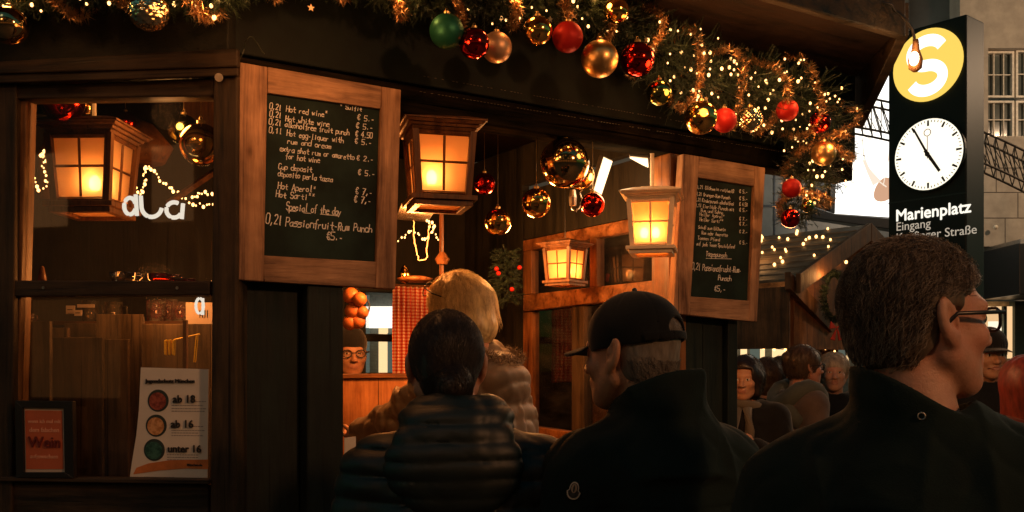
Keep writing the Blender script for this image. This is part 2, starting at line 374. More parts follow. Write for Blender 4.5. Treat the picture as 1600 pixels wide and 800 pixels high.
for z in (zb0, zb0+(zb1-zb0)*.44, zb1): mb.box(FS, ub0-.03, ub1+.03, VB-.034, VB-.004, z-.018, z+.018)
part('back_window_frame', mb, M['darkwood_u'], .003)
mb = MB(); mb.box(FS, ub0, ub1, VB+.01, VB+.014, zb0, zb1); part('window_pane', mb, M['glass'], 0)
# orange counter backing below the small window
zo0, zo1 = .2, hit(FS, 600, 591, 1.1)[2]
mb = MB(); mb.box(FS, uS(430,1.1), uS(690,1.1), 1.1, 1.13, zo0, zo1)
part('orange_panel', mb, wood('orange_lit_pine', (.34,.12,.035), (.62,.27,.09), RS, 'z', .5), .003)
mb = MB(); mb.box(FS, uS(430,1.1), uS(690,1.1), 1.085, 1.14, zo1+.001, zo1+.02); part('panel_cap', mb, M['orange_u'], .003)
# end wall of the opening: frame with two windows, runs back from the opening post
UE = 1.605
FE = dict(o=fp(FS, UE, .05, 0), u=-FS['v'].copy(), v=FS['u'].copy(), rot=RS+PI/2)   # u towards the camera, v to the right
FE['n'] = 1
def eb(mb, pts, v0=0, th=.05): return mb.pq(FE, pts, v0, th)
E_ = []
mb = MB(); eb(mb, [(817,376),(1056,327),(1056,349),(817,393)]); part('end_window_rail', mb, M['orange_u'], .003)
mb = MB(); eb(mb, [(817,461),(1056,434),(1056,457),(817,487)], -.012, .07); part('end_window_rail', mb, M['orange_u'], .004)
mb = MB(); eb(mb, [(815,664),(1056,700),(1056,724),(815,684)], -.01, .06); part('end_window_rail', mb, M['orange_u'], .004)
mb = MB(); eb(mb, [(817,393.5),(830,391),(830,459),(817,460.5)]); part('end_window_stile', mb, M['orange_z'], .003)
mb = MB(); eb(mb, [(921,372),(932,370),(932,448),(921,449)]); part('end_window_stile', mb, M['orange_z'], .003)
mb = MB(); eb(mb, [(1043,352),(1056,350),(1056,433),(1043,435)]); part('end_window_stile', mb, M['orange_z'], .003)
mb = MB(); eb(mb, [(817,488),(831,487),(831,663),(817,661)]); part('end_window_stile', mb, M['orange_z'], .003)
mb = MB(); eb(mb, [(893,480),(912,478),(912,676),(893,674)]); part('end_window_stile', mb, M['frame_w_z'], .003)
mb = MB(); eb(mb, [(1043,459),(1056,457.5),(1056,699),(1043,697)]); part('end_window_stile', mb, M['orange_z'], .003)
mb = MB(); eb(mb, [(831,391),(1043,351),(1043,436),(831,460)], .02, .004); part('window_pane', mb, M['glass'], 0)
mb = MB(); eb(mb, [(831,487),(1043,459),(1043,698),(831,665)], .02, .004); part('window_pane', mb, M['glass'], 0)
uu = hit(FE, 816, 400, 0)[0]
mb = MB(); mb.box(FE, uu-.8, uu-.002, .0, .04, .2, 2.6); part('end_wall', mb, BW, .002)
mb = MB(); mb.box(FE, uu-.001, -.045+0, .0, .04, 2.42, 2.6); part('end_wall', mb, BW, 0)
mb = MB(); eb(mb, [(817,300),(1056,230),(1056,326),(817,375)], .0, .03); part('end_wall', mb, BW, 0)
zc = hit(FE, 860, 684, 0)[2]
mb = MB(); mb.box(FE, uu, -.05, .0, .04, .2, zc-.06); part('end_wall', mb, M['orange_z'], .003)
mb = MB(); mb.box(FE, uu, -.05, -.16, .005, zc-.075, zc-.045); part('inner_ledge', mb, M['orange_u'], .004)
# service counter inside the opening
zk = 1.12
mb = MB(); mb.box(FS, uS(538,.02), uR0-.03, -.02, .36, zk-.04, zk); part('counter_top', mb, wood('counter_boards', (.30,.12,.04), (.55,.27,.10), RS, 'u', .4), .006)
mb = MB(); mb.box(FS, uS(538,.02), uR0-.03, .03, .06, .0, zk-.041); part('counter_front', mb, M['darkwood_z'], .003)

# ================================================================== CHALKBOARDS
def board(label, outer, inner, stile_l, stile_r, v, lines, under, seed=0):
    fr = FS; TL, TR, BR, BL = outer; tl, tr, br, bl = inner
    c = hw(fr, (TL[0]+TR[0])/2, (TL[1]+BL[1])/2, v); t = empty('menu_board', (c.x, c.y, hw(fr, BL[0], BL[1], v).z), label, 'chalkboard', 'chalk menu boards hung on the stall')
    m = MB(); m.pq(fr, [TL, stile_l[0], stile_l[1], BL], v-.004, .034); m.build('frame_stile', M['pine_z'], t, bevel=.003)
    m = MB(); m.pq(fr, [stile_r[0], TR, BR, stile_r[1]], v-.004, .034); m.build('frame_stile', M['pine_z'], t, bevel=.003)
    def lerp(p, q, s): return (p[0]+(q[0]-p[0])*s, p[1]+(q[1]-p[1])*s)
    g = .4
    m = MB(); m.pq(fr, [(stile_l[0][0]+g, stile_l[0][1]), (stile_r[0][0]-g, stile_r[0][1]), (tr[0]+2, tr[1]), (tl[0]-2, tl[1])], v-.001, .03); m.build('frame_rail', M['pine_u'], t, bevel=.002)
    m = MB(); m.pq(fr, [(bl[0]-2, bl[1]), (br[0]+2, br[1]), (stile_r[1][0]-g, stile_r[1][1]), (stile_l[1][0]+g, stile_l[1][1])], v-.001, .03); m.build('frame_rail', M['pine_u'], t, bevel=.002)
    vs = v+.010
    m = MB(); m.pq(fr, [(tl[0]-4, tl[1]-6), (tr[0]+4, tr[1]-6), (br[0]+4, br[1]+6), (bl[0]-4, bl[1]+6)], vs, .008); m.build('slate', M['slate'], t)
    m = MB()
    for s, x, y, h, th, x1 in lines: chalk(m, s, fr, x, y, vs, h, th=th, x1=x1, seed=seed)
    for x0, y0, x1, y1 in under:
        p, q = hit(fr, x0, y0, vs), hit(fr, x1, y1, vs)
        m.prism([fp(fr, p[0], vs-.0008, p[2]), fp(fr, q[0], vs-.0008, q[2]), fp(fr, q[0], vs-.0008, q[2]+.0018), fp(fr, p[0], vs-.0008, p[2]+.0018)],
                [fp(fr, p[0], vs-.0001, p[2]), fp(fr, q[0], vs-.0001, q[2]), fp(fr, q[0], vs-.0001, q[2]+.0018), fp(fr, p[0], vs-.0001, p[2]+.0018)])
    m.build('lettering', M['chalk'], t)
    return t
T1, T2 = .0021, .0029
l1 = []
def ln(y, txt, x, x1, h=.016, th=T1, price=None, px=558, py=None, ph=.015):
    l1.append((txt, x, y, h, th, x1))
    if price: l1.append((price, px, py, ph, th, px+27))
ln(170, '0,2l', 421, 440); ln(174, 'Hot red wine*', 447, 512, price='€ 5.-', py=187); ln(169, '* Sulfit', 531, 566, .012)
ln(182, '0,2l', 421, 440); ln(189, 'Hot white wine', 446, 515, price='€ 5.-', py=200, px=556)
ln(194, '0,2l', 420, 440); ln(198, 'alkoholfree fruit punch', 445, 546, price='€ 4.50', py=213, px=555)
ln(207, '0,1l', 420, 441); ln(212, 'Hot egg-liquer with', 448, 537, price='€ 5.-', py=224, px=554)
ln(224, 'rum and cream', 449, 518)
ln(236, 'extra shot rum or amaretto', 437, 554, price='€ 2.-', py=250, px=557)
ln(248, 'for hot wine', 446, 500)
ln(264, 'Cup deposit', 435, 488, price='€ 5.-', py=273, px=559)
ln(275, 'deposito perla tazza', 434, 520)
ln(295, 'Hot Aperol*', 434, 494, .018, T1*1.15, price='€ 7,-', py=303, px=555, ph=.018)
ln(308, 'Hot Sarti**', 431, 492, .018, T1*1.15, price='€ 7,-', py=316, px=553, ph=.018)
ln(328, 'Special of the day', 447, 533, .021, T1*1.2)
ln(349, '0,2l', 415, 441, .027, T1*1.3); ln(353, 'Passionfruit-Rum Punch', 446, 582, .024, T1*1.3)
ln(374, '€5.-', 510, 536, .021, T1*1.3)
b1 = board('large chalk menu board in English with pale wooden frame, left of the opening', [(375,97),(627,140),(618,452),(369,437)], [(420,145),(593,170),(586,409),(412,399)],
      [(418.5,104.4),(412.5,440)], [(597,135),(587,450)], -.045, l1, [(449,330,463,331),(474,333,486,334),(500,335,530,338)])
l2 = []
T3 = .0017
for y, txt, x, x1, pr in ((279,'Sulfit',1118,1140,None),(285,'Enthält',1149,1168,None),(294,'0,2l Glühwein rot/weiß',1088,1147,'€ 5.-'),(305,'0,2l Orangen-Rum-Punsch',1087,1141,'€ 5.-'),(314,'0,2l Kinderpunsch alkoholfrei',1086,1147,'€ 4.50'),
    (323,'0,1l Eierlikör-Punsch mit',1086,1147,'€ 5.-'),(331,'Rum und Sahne',1095,1130,None),(337,'Heißer Aperol*',1093,1132,'€ 7.-'),(345,'Heißer Sarti**',1093,1130,'€ 7.-'),
    (357,'Schuß zum Glühwein',1091,1134,'€ 2.-'),(366,'Rum oder Amaretto',1096,1137,None),(374,'Tassen Pfand',1090,1125,'€ 5.-'),(383,'auf jede Tasse Spezialpfand',1088,1148,None)):
    l2.append((txt, x, y, .0125, T3, x1))
    if pr: l2.append((pr, 1155, y+7, .0125, T3, 1168))
l2 += [('Tagespunsch', 1103, 400, .019, T1*1.1, 1136), ('0,2l Passionsfrucht-Rum-', 1081, 421, .023, T1*1.2, 1158), ('Punsch', 1122, 438, .020, T1*1.2, 1143), ('€5,-', 1116, 455, .020, T1*1.2, 1134)]
b2 = board('narrow chalk menu board in German with pale wooden frame, right of the opening', [(1068,240),(1196,262),(1183,503),(1052,490)], [(1092,277),(1177,291),(1170,470),(1079,463)],
      [(1093,244.3),(1078,492.6)], [(1180,259.3),(1170.5,501.7)], -.045, l2, [(1103,404,1143,405)], 5)
# hooks and cable ends seen beside the boards
# ================================================================== LANTERNS
def lantern(label, loc, yaw, s, wood_m, power, blob=(.02,.0), stem=.2, bulbs=1):
    t = empty('lantern', (0,0,0), label, 'lantern', 'lit wooden lanterns hanging in the stall')
    def sq(mb, h0, z0, h1, z1, m=0):
        a = [Vector((x*h0, y*h0, z0)) for x, y in ((-1,-1),(1,-1),(1,1),(-1,1))]; b = [Vector((x*h1, y*h1, z1)) for x, y in ((-1,-1),(1,-1),(1,1),(-1,1))]
        mb.prism(a, b, m)
    r = MB()
    for h0, z0, h1, z1 in ((.096,.088,.102,.098),(.108,.0985,.112,.107),(.120,.1075,.126,.116),(.131,.1165,.131,.122),(.131,.1225,.075,.142),(.05,.1425,.045,.150)): sq(r, h0, z0, h1, z1)
    r.build('lantern_roof', wood_m, t, bevel=.0015, local=True)
    f = MB(); zt, zb, ht, hb = .088, -.112, .092, .078
    def pt(side, a, z, off=0):                # point on a tapered side, a in -1..1
        k = (z-zb)/(zt-zb); h = hb+(ht-hb)*k+off; c, s_ = ((0,-1),(1,0),(0,1),(-1,0))[side]
        return Vector((c*h - s_*a*h*1.0, s_*h + c*a*h, z)) if True else None
    for sx, sy in ((-1,-1),(1,-1),(1,1),(-1,1)):
        w = .010
        f.prism([Vector((sx*hb+dx*w, sy*hb+dy*w, zb)) for dx, dy in ((-1,-1),(1,-1),(1,1),(-1,1))], [Vector((sx*ht+dx*w, sy*ht+dy*w, zt)) for dx, dy in ((-1,-1),(1,-1),(1,1),(-1,1))])
    for sd in range(4):
        for z in (zb+.006, zt-.007, (zt+zb)/2+.004):
            w = .004 if abs(z) < .05 else .008
            f.tube([pt(sd,-.88,z), pt(sd,.88,z)], w, 4)
        f.tube([pt(sd,0,zb+.015,.001), pt(sd,0,zt-.016,.001)], .0042, 4)
    f.build('lantern_frame', wood_m, t, bevel=0, local=True)
    for sd in range(4):
        p = MB(); q = [pt(sd,-.9,zb+.01,-.004), pt(sd,.9,zb+.01,-.004), pt(sd,.9,zt-.01,-.004), pt(sd,-.9,zt-.01,-.004)]
        p.add(q, [(0,1,2,3)]); p.build('lantern_pane', M['pane'], t, local=True)
    b = MB()
    for (x0,x1,y0,y1) in ((-.104,.104,-.104,-.078),(-.104,.104,.078,.104),(-.104,-.078,-.077,.077),(.078,.104,-.077,.077)):
        b.box(FO, x0, x1, y0, y1, -.128, -.1125)
    for (x0,x1,y0,y1) in ((-.092,.092,-.092,-.070),(-.092,.092,.070,.092),(-.092,-.070,-.069,.069),(.070,.092,-.069,.069)):
        b.box(FO, x0, x1, y0, y1, -.145, -.1285)
    b.build('lantern_base', wood_m, t, bevel=.0015, local=True)
    p = MB(); p.box(FO, -.071, .071, -.071, .071, -.134, -.1325); p.build('bottom_panel', M['pane'], t, local=True)
    c = MB(); c.tube([(0,0,.15), (0,0,.15+stem/s)], .009 if stem < .3 else .003, 8); c.build('lantern_stem', M['white_paint'] if stem < .3 else M['black'], t, local=True)
    ln_ = []
    for i in range(bulbs):
        bx, by = blob[0]+(i*.05), blob[1]
        k = MB(); k.sphere((bx, by, -.055), .017, 8, 0, (1,1,1.5)); k.build('candle_bulb', M['flame'], t, smooth=True, local=True)
        k = MB(); k.tube([(bx,by,-.12),(bx,by,-.075)], .009, 10); k.build('bulb_socket', M['white_paint'], t, local=True)
        lo_ = lamp('lantern_light', (bx, by, -.045), power/bulbs, (1,.23,.035), .018, t)
    t.location = loc; t.rotation_euler = (0,0,yaw); t.scale = (s,s,s)
    return t
lantern('large brown lantern behind the left window pane', P(146,264,2.98), math.radians(-2), 1.02, M['lanternwood'], 1.15, (.030,-.052))
lantern('brown lantern with glowing panes hanging right of the English menu board', P(686,257,3.09), math.radians(15), 1.0, M['lanternwood'], 1.25, (-.034,-.052))
lantern('cream painted lantern hanging left of the German menu board', P(1019,347,3.36), math.radians(-13), .80, M['white_paint'], 1.6, (-.03,-.050), stem=.12, bulbs=2)
lantern('smallest brown lantern hanging in front of the inner window on a long cord', P(883,411,3.85), math.radians(52), .64, M['lanternwood'], 1.0, (.0,-.03), stem=.36)

# ================================================================== BAUBLES
def bm_(name, col, rough, metal=1, coat=0):
    m, nt, b = new_mat(name)
    b.inputs['Base Color'].default_value = (*col, 1); b.inputs['Metallic'].default_value = metal; b.inputs['Coat Weight'].default_value = coat
    v = coords(nt); f = noise(nt, v, 60, 4)
    L(nt, ramp(nt, f, [(.3,(rough*.8,)*3),(.7,(rough*1.3,)*3)]), b.inputs['Roughness']); bump(nt, b, noise(nt, v, 25, 3), .05, .001)
    return m
BM = dict(gold=bm_('gold_shiny', (.95,.55,.16), .11), red=bm_('red_shiny', (.62,.025,.015), .11), green=bm_('green_matte', (.02,.16,.09), .42, .6), redm=bm_('red_matte', (.62,.02,.012), .5, .35),
          cream=bm_('champagne_matte', (.85,.52,.30), .42, .8), goldm=bm_('gold_satin', (.85,.52,.20), .34), silver=bm_('silver_gold_scaled', (.85,.72,.45), .16), dgreen=bm_('green_gold_shiny', (.35,.36,.12), .12), smoke=bm_('smoky_gold_clear', (.60,.40,.18), .10))
def bauble(label, kind, c, r, cord=0, grp='baubles hanging from the garland'):
    t = empty('bauble', c, label, 'bauble', grp)
    mb = MB(); mb.sphere((0,0,0), r, 20)
    if kind == 'silver':
        mb.v = []; mb.f = []; mb.m = []; nth, nph = 48, 96
        for i in range(nth+1):
            for j in range(nph):
                th = PI*i/nth; ph = 2*PI*j/nph
                a = th*7/PI*2; row = int(a); fa = a-row; b_ = (ph/(2*PI)*10+(row % 2)*.5) % 1
                h = math.sin(PI*b_)*(1-fa)*.10*math.sin(th)
                rr = r*(.95+h); mb.v.append((rr*math.sin(th)*math.cos(ph), rr*math.sin(th)*math.sin(ph), rr*math.cos(th)))
        for i in range(nth):
            for j in range(nph): mb.f.append((i*nph+j, i*nph+(j+1) % nph, (i+1)*nph+(j+1) % nph, (i+1)*nph+j)); mb.m.append(0)
    mb.build('ball', BM[kind], t, smooth=True, local=True)
    k = MB(); k.lathe([(.16*r,.96*r),(.19*r,.98*r),(.19*r,1.12*r),(.14*r,1.16*r),(.03*r,1.17*r)], n=14); k.tube([(0.07*r*math.cos(a),0,1.25*r+.09*r*math.sin(a)) for a in [i*PI/5 for i in range(10)]], .012*r, 5, closed=True)
    if cord: k.tube([(0,0,1.3*r),(0,0,1.3*r+cord)], .0009, 5)
    k.build('cap', M['brass'], t, smooth=False, local=True)
    return t
def bS(label, kind, x, y, rp, v=-.24, **k):
    p = hw(FS, x, y, v); return bauble(label, kind, p, rp*p.y/F, **k)
def bW(label, kind, x, y, rp, v=-.24, **k):
    p = hw(FW, x, y, v); return bauble(label, kind, p, rp*p.y/F, **k)
bW('smoky clear bauble at the far left end of the garland', 'smoke', 14, 40, 29)
bW('large scaled silver and gold bauble above the left window', 'silver', 233, 18, 31)
bS('matte dark green bauble, first on the left in the row above the opening', 'green', 698, 49, 27)
bS('shiny dark red bauble overlapping the champagne one', 'red', 741, 68, 24, -.27)
bS('matte champagne bauble half behind a red one', 'cream', 776, 74, 24, -.20)
bS('shiny gold bauble next to a bright matte red one', 'gold', 840, 48, 23)
bS('bright matte red bauble between two gold ones', 'redm', 887, 58, 24)
bS('large satin gold bauble hanging lowest in the middle of the row', 'goldm', 937, 92, 29, -.27)
bS('shiny gold bauble tucked high in the greenery at the top edge', 'gold', 963, 17, 20)
bS('large shiny red bauble right of the satin gold one', 'red', 996, 93, 27)
bS('dull green bauble low under the garland bend', 'dgreen', 1030, 145, 20)
bS('shiny gold bauble above the German menu board', 'gold', 1095, 184, 26, -.27)
bS('matte red bauble between the gold and the scaled one', 'redm', 1132, 188, 19)
bS('small scaled silver bauble right of a matte red one', 'silver', 1172, 187, 20)
bS('matte red bauble set in the greenery near the garland corner', 'redm', 1230, 172, 17)
bS('dark shiny red bauble beside the tinsel at the corner', 'red', 1281, 191, 17)
bS('satin gold bauble on the hanging end of the garland', 'goldm', 1287, 240, 19)
bS('small matte red bauble low on the hanging end', 'redm', 1237, 294, 15)
bS('shiny red bauble at the very bottom of the hanging end', 'red', 1235, 341, 15)
bS('small green bauble near the bottom of the hanging end', 'dgreen', 1262, 322, 10)
g2 = 'baubles hanging inside the stall'
def bI(label, kind, x, y, rp, Y, cord=.3): p = P(x, y, Y); return bauble(label, kind, p, rp*Y/F, cord=min(cord, 2.6-p.z-1.3*rp*Y/F), grp=g2)
bI('shiny red bauble cut off by the top of the left window', 'red', 98, 158, 33, 2.86, .2)
bI('small gold bauble behind the red one at the window top', 'gold', 126, 163, 20, 3.1, .2)
bI('green gold bauble behind the large gold one in the window', 'dgreen', 287, 203, 24, 3.0)
bI('large shiny gold bauble at the right side of the left window', 'gold', 314, 226, 33, 2.85)
bI('dark red bauble behind the roof of the window lantern', 'red', 196, 190, 16, 3.5)
bI('small shiny red bauble right of the brown lantern', 'red', 757, 287, 17, 3.35)
bI('shiny gold bauble hanging lowest in the opening', 'gold', 778, 347, 21, 3.35)
bI('shiny gold bauble hanging in the middle of the opening', 'gold', 838, 317, 23, 3.25)
bI('biggest gold bauble just below the header beam', 'smoke', 882, 255, 39, 3.25)
bI('gold bauble partly behind the biggest one', 'gold', 907, 274, 22, 3.42)
bI('shiny red bauble beside the tilted lamp panel', 'red', 926, 320, 19, 3.3)
bI('little dark red bauble behind the inner window pane', 'red', 985, 393, 11, 4.35, .25)

# ================================================================== GARLAND
path_px = [(-120,-14),(0,-14),(120,-12),(230,-12),(330,-6),(390,-22),(470,-30),(560,-26),(640,-6),(720,-2),(800,2),(870,6),(930,14),(985,38),(1030,80),(1075,118),(1130,138),(1190,146),(1240,158),(1272,184),(1284,222),(1276,258),(1260,292),(1246,320),(1238,345)]
rad_px = [34,36,36,38,38,22,22,30,40,42,44,46,48,52,62,70,66,66,70,68,64,60,50,38,22]
pp = [hw(FW if x < 372 else FS, x, y, -.14) for x, y in path_px]
pr_ = [r*p.y/F for r, p in zip(rad_px, pp)]
def resample(pts, rs, n):
    seg = [0]; 
    for a, b in zip(pts, pts[1:]): seg.append(seg[-1]+(b-a).length)
    out = []
    for i in range(n):
        s = seg[-1]*i/(n-1); j = max(0, min(len(pts)-2, next((q for q in range(len(seg)) if seg[q] > s), len(seg)-1)-1))
        t = (s-seg[j])/(seg[j+1]-seg[j]); p0 = pts[max(0,j-1)]; p1 = pts[j]; p2 = pts[j+1]; p3 = pts[min(len(pts)-1,j+2)]
        q = .5*((2*p1)+(p2-p0)*t+(2*p0-5*p1+4*p2-p3)*t*t+(3*p1-p0-3*p2+p3)*t**3)
        out.append((q, rs[j]+(rs[j+1]-rs[j])*t))
    return out
GP = resample(pp, pr_, 260)
def basis(i, pts):
    t = (pts[min(i+1, len(pts)-1)][0]-pts[max(i-1, 0)][0]).normalized(); a = t.cross(Vector((0,0,1)))
    a = a.normalized() if a.length > .05 else Vector((1,0,0)); return t, a, t.cross(a).normalized()
def rnd_unit():
    while True:
        v = Vector((random.uniform(-1,1), random.uniform(-1,1), random.uniform(-1,1)))
        if .1 < v.length < 1: return v.normalized()
def needles(mb, base, d, ln, n, nl, w, m=0, droop=0):
    side = d.cross(rnd_unit()).normalized(); up = d.cross(side)
    tip = base+d*ln
    mb.tube([base, base+d*ln], .0009, 3, m)
    for k in range(n):
        s = (k+.5)/n; p = base+d*(ln*s); an = random.uniform(0, 2*PI)
        o = side*math.cos(an)+up*math.sin(an); dd = (o*.85+d*.75).normalized(); L_ = nl*random.uniform(.7,1.2)*(1-.35*s)
        q = p+dd*L_+Vector((0,0,-droop*L_)); ww = d.cross(o)*w
        n0 = len(mb.v); mb.v += [tuple(p-ww), tuple(p+ww), tuple(q)]; mb.f.append((n0,n0+1,n0+2)); mb.m.append(m)
def green_mat(name, a, b_):
    m, nt, b = new_mat(name); v = coords(nt); f = noise(nt, v, 12, 3)
    L(nt, ramp(nt, f, [(.35,a),(.7,b_)]), b.inputs['Base Color']); b.inputs['Roughness'].default_value = .55
    return m
M['needle'] = green_mat('fir_needles', (.009,.022,.014), (.036,.062,.034))
M['tinsel'] = bm_('gold_bronze_tinsel', (.62,.40,.20), .30)
garland = empty('garland', GP[130][0], 'thick fir garland with gold tinsel winding along the eave and hanging down at the right', 'garland')
mb = MB()
for i in range(3600):
    j = random.randrange(len(GP)); c, r = GP[j]; t, a, b = basis(j, GP)
    an = random.uniform(0, 2*PI); o = a*math.cos(an)+b*math.sin(an)
    base = c+o*r*random.uniform(.0,.55)+t*random.uniform(-.01,.01)
    d = (o*random.uniform(.5,1.1)+t*random.uniform(-.9,.9)+rnd_unit()*.3).normalized()
    needles(mb, base, d, r*random.uniform(.5,.8), 28, .022, .0010)
mb.build('greenery', M['needle'], garland)
mb = MB()                                       # tinsel winds round the greenery
turns = 19
for i in range(6400):
    s = i/6400*(len(GP)-1); j = int(s); c, r = GP[j]; t, a, b = basis(j, GP)
    an = s/(len(GP)-1)*2*PI*turns; o = a*math.cos(an)+b*math.sin(an); p = c+o*r*(.80+.12*math.sin(i*.05))+rnd_unit()*.010
    for k in range(9):
        d = rnd_unit(); q = p+d*random.uniform(.012,.026); ww = d.cross(rnd_unit()).normalized()*.0010
        n0 = len(mb.v); mb.v += [tuple(p-ww), tuple(p+ww), tuple(q)]; mb.f.append((n0,n0+1,n0+2)); mb.m.append(0)
mb.build('tinsel', M['tinsel'], garland)
for k, (x, y) in enumerate(((486,12),(1101,87),(1168,77),(1104,154),(1090,60),(860,30),(1010,62))):
    c = hw(FS, x, y, -.25); m = MB(); pts = []
    for q in range(10):
        an = PI/2+q*PI/5; rr = .010 if q % 2 == 0 else .0045
        pts.append(c+FS['u']*(rr*math.cos(an))+Vector((0,0,rr*math.sin(an))))
    m.prism(pts, [p+FS['v']*.0015 for p in pts]); m.build('star_spangle', M['tinsel'], garland)

# ---- strings of fairy lights: wire + bulbs
bulb_me = None
def bulb_mesh(r):
    m = MB(); m.sphere((0,0,0), r, 6, 0, (1,1,1.25)); me = bpy.data.meshes.new('bulb'); me.from_pydata(m.v, [], m.f); me.materials.append(M['fairy']); me.polygons.foreach_set('use_smooth', [True]*len(me.polygons)); return me
BME = {r: bulb_mesh(r) for r in (.0028, .0036, .0045, .0055, .009, .012)}
def light_string(label, pts, r=.0036, wire=True, grp='strings of warm fairy lights', limit=100, thing=None):
    t = thing or empty('light_string', pts[len(pts)//2], label, 'fairy lights', grp)
    if wire:
        m = MB(); m.tube(pts, .0009 if r < .008 else .003, 4); m.build('wire', M['wire'], t)
    inv = Matrix.Translation(t.location).inverted()
    for p in pts[:limit]:
        o = bpy.data.objects.new('bulb', BME[random.choice((.0028,.0028,.0036,.0045,.0055) if r < .008 else (.009,.012))]); COL.objects.link(o); o.parent = t; o.location = Vector(p)-t.location+Vector((0,0,-.004))
    return t
def gar(i0, i1, n, tn, ph, rf=1.0):
    out = []
    for i in range(n):
        s = i0+(i1-i0)*(i+random.uniform(-.8,.8))/(n-1); j = max(0, min(len(GP)-1, int(s))); c, r = GP[j]; t, a, b = basis(j, GP)
        an = ph+2*PI*tn*i/n+random.uniform(-1.4,1.4); o = a*math.cos(an)+b*math.sin(an)
        if o.dot(Vector((0,-1,0))) < -.2: o = o-2*o.dot(Vector((0,1,0)))*Vector((0,1,0))
        cl = math.sin(i*.55+ph)*.5+math.sin(i*.21)*.5
        out.append(c+o*r*random.uniform(.45,1.02)*rf+rnd_unit()*(.012+.03*max(0,cl))+t*.03*cl)
    return out
light_string('warm fairy lights along the garland over the left window', gar(8, 90, 34, 7, 0))
light_string('warm fairy lights in the middle stretch of the garland', gar(118, 178, 44, 5, 1))
light_string('dense warm fairy lights at the corner bend of the garland', gar(176, 212, 70, 6, 2, 1.0))
light_string('warm fairy lights on the hanging right end of the garland', gar(210, 252, 60, 7, 3, 1.0))
for i in (20, 60, 100, 128, 150, 172, 190, 204, 218, 234, 248):
    c, r = GP[i]; lamp('fairy_light', c+Vector((0,-r*1.25,-.02)), .36, (1,.38,.10), .02)
# soft small emissive stars inside the left window
def chain(pts, n):
    q = resample([Vector(p) for p in pts], [1]*len(pts), n); return [p+rnd_unit()*.006 for p, _ in q]
light_string('fairy lights drooping left of the big window lantern', chain([P(38,235,3.3),P(52,262,3.3),P(58,290,3.3),P(72,290,3.3),P(66,236,3.4),P(80,262,3.4),P(100,292,3.3),P(112,300,3.3)], 40), .0036)
light_string('fairy lights draped right of the big window lantern', chain([P(212,292,3.3),P(222,302,3.3),P(230,258,3.4),P(250,280,3.4),P(276,300,3.4),P(300,316,3.4),P(336,318,3.4),P(340,300,3.4),P(300,304,3.5)], 56), .0036)
light_string('fairy lights behind the wire shelf left of the opening', chain([P(624,374,3.9),P(634,366,3.9),P(645,360,3.9),P(655,362,3.9),P(663,374,3.9),P(672,362,3.9),P(680,352,3.9),P(668,345,3.9),P(684,372,3.9)], 26), .0045)
light_string('fairy lights seen through the inner window panes', chain([P(918,395,4.6),P(935,405,4.6),P(950,430,4.6),P(975,418,4.6),P(1000,440,4.6),P(1020,410,4.6),P(1040,425,4.6),P(1010,400,4.6),P(960,395,4.6),P(930,440,4.6)], 48), .0045)  # reflection of lights in the panes, built as a string behind the glass
# ================================================================== SMALL THINGS IN AND ON THE STALL
def simple(name, mb, mat, label, cat, group=None, **k):
    o = mb.build(name, mat, **k); tag(o, label, cat, group); return o
# framed card in the window
t = empty('picture_frame', hw(FW, 66, 748, -.02), 'small black frame with a red wine card leaning at the bottom of the left window', 'picture frame')
def pqm(fr, pts, v, th): m = MB(); m.pq(fr, pts, v, th); return m
fo, fi = [(23,626),(113,627),(115,747),(25,746)], [(35,637),(99,638),(101,738),(37,738)]
for a, b in ((0,1),(1,2),(2,3),(3,0)):
    pass
m = MB(); v = -.034
for a, b in ((0,1),(1,2),(2,3),(3,0)): m.pq(FW, [fo[a], fo[b], fi[b], fi[a]], v, .018)
m.build('frame', M['black'], t, bevel=.001)
card_white = plain('pale_card', (.62,.50,.40), .6, var=.05, bmp=0)
pqm(FW, fi, v+.008, .004).build('card', card_white, t)
red_card = plain('salmon_red_print', (.58,.13,.05), .6, var=.08, bmp=0)
pqm(FW, [(39,641),(97,642),(99,733),(41,733)], v+.0065, .001).build('print', red_card, t)
m = MB(); fu, fz = FW['u'], Vector((0,0,1))
for s, y, h, dk in (('wenn ich mal mit',661,.014,0),('dem falschen',675,.017,0),('aufgewachsen',716,.015,0)):
    u, _, z = hit(FW, 69, y, v+.006); put_text(m, s, fp(FW, u, v+.006, z), fu, fz, h, .0002, align='CENTER')
m.build('lettering', plain('pale_pink_print', (.80,.42,.28), .6, bmp=0), t)
m = MB(); u, _, z = hit(FW, 70, 699, v+.006); put_text(m, 'Wein', fp(FW, u, v+.006, z), fu, fz, .043, align='CENTER', bold=.0012); m.build('lettering', plain('dark_red_print', (.16,.02,.012), .6, bmp=0), t)
# youth protection notice
t = empty('notice', hw(FW, 263, 755, .02), 'white youth protection notice with three round pictures taped inside the left window', 'notice')
PV = .020
def nq(pts, v, th, mat, name): return pqm(FW, pts, v, th).build(name, mat, t)
paper = plain('warm_white_paper', (.80,.72,.62), .7, var=.04, bmp=0)
m = MB()
m.pq(FW, [(220,574),(326,577),(324,756),(202,751),(206,722),(213,680),(217,640)], PV, .0012); m.build('sheet', paper, t)
dk = plain('black_print', (.03,.028,.028), .6, bmp=0); grey = plain('grey_print', (.30,.25,.22), .6, bmp=0)
m = MB(); m2 = MB()
for s, x, y, h, o in (('Jugendschutz München',228,598,.0155,.0003),('ab 18',270,629,.030,.0009),('ab 16',267,668,.030,.0009),('unter 16',262,706,.028,.0009)):
    u, _, z = hit(FW, x, y, PV-.0008); put_text(m, s, fp(FW, u, PV-.0008, z), fu, fz, h, bold=o)
m.build('lettering', dk, t)
rnd = random.Random(3)
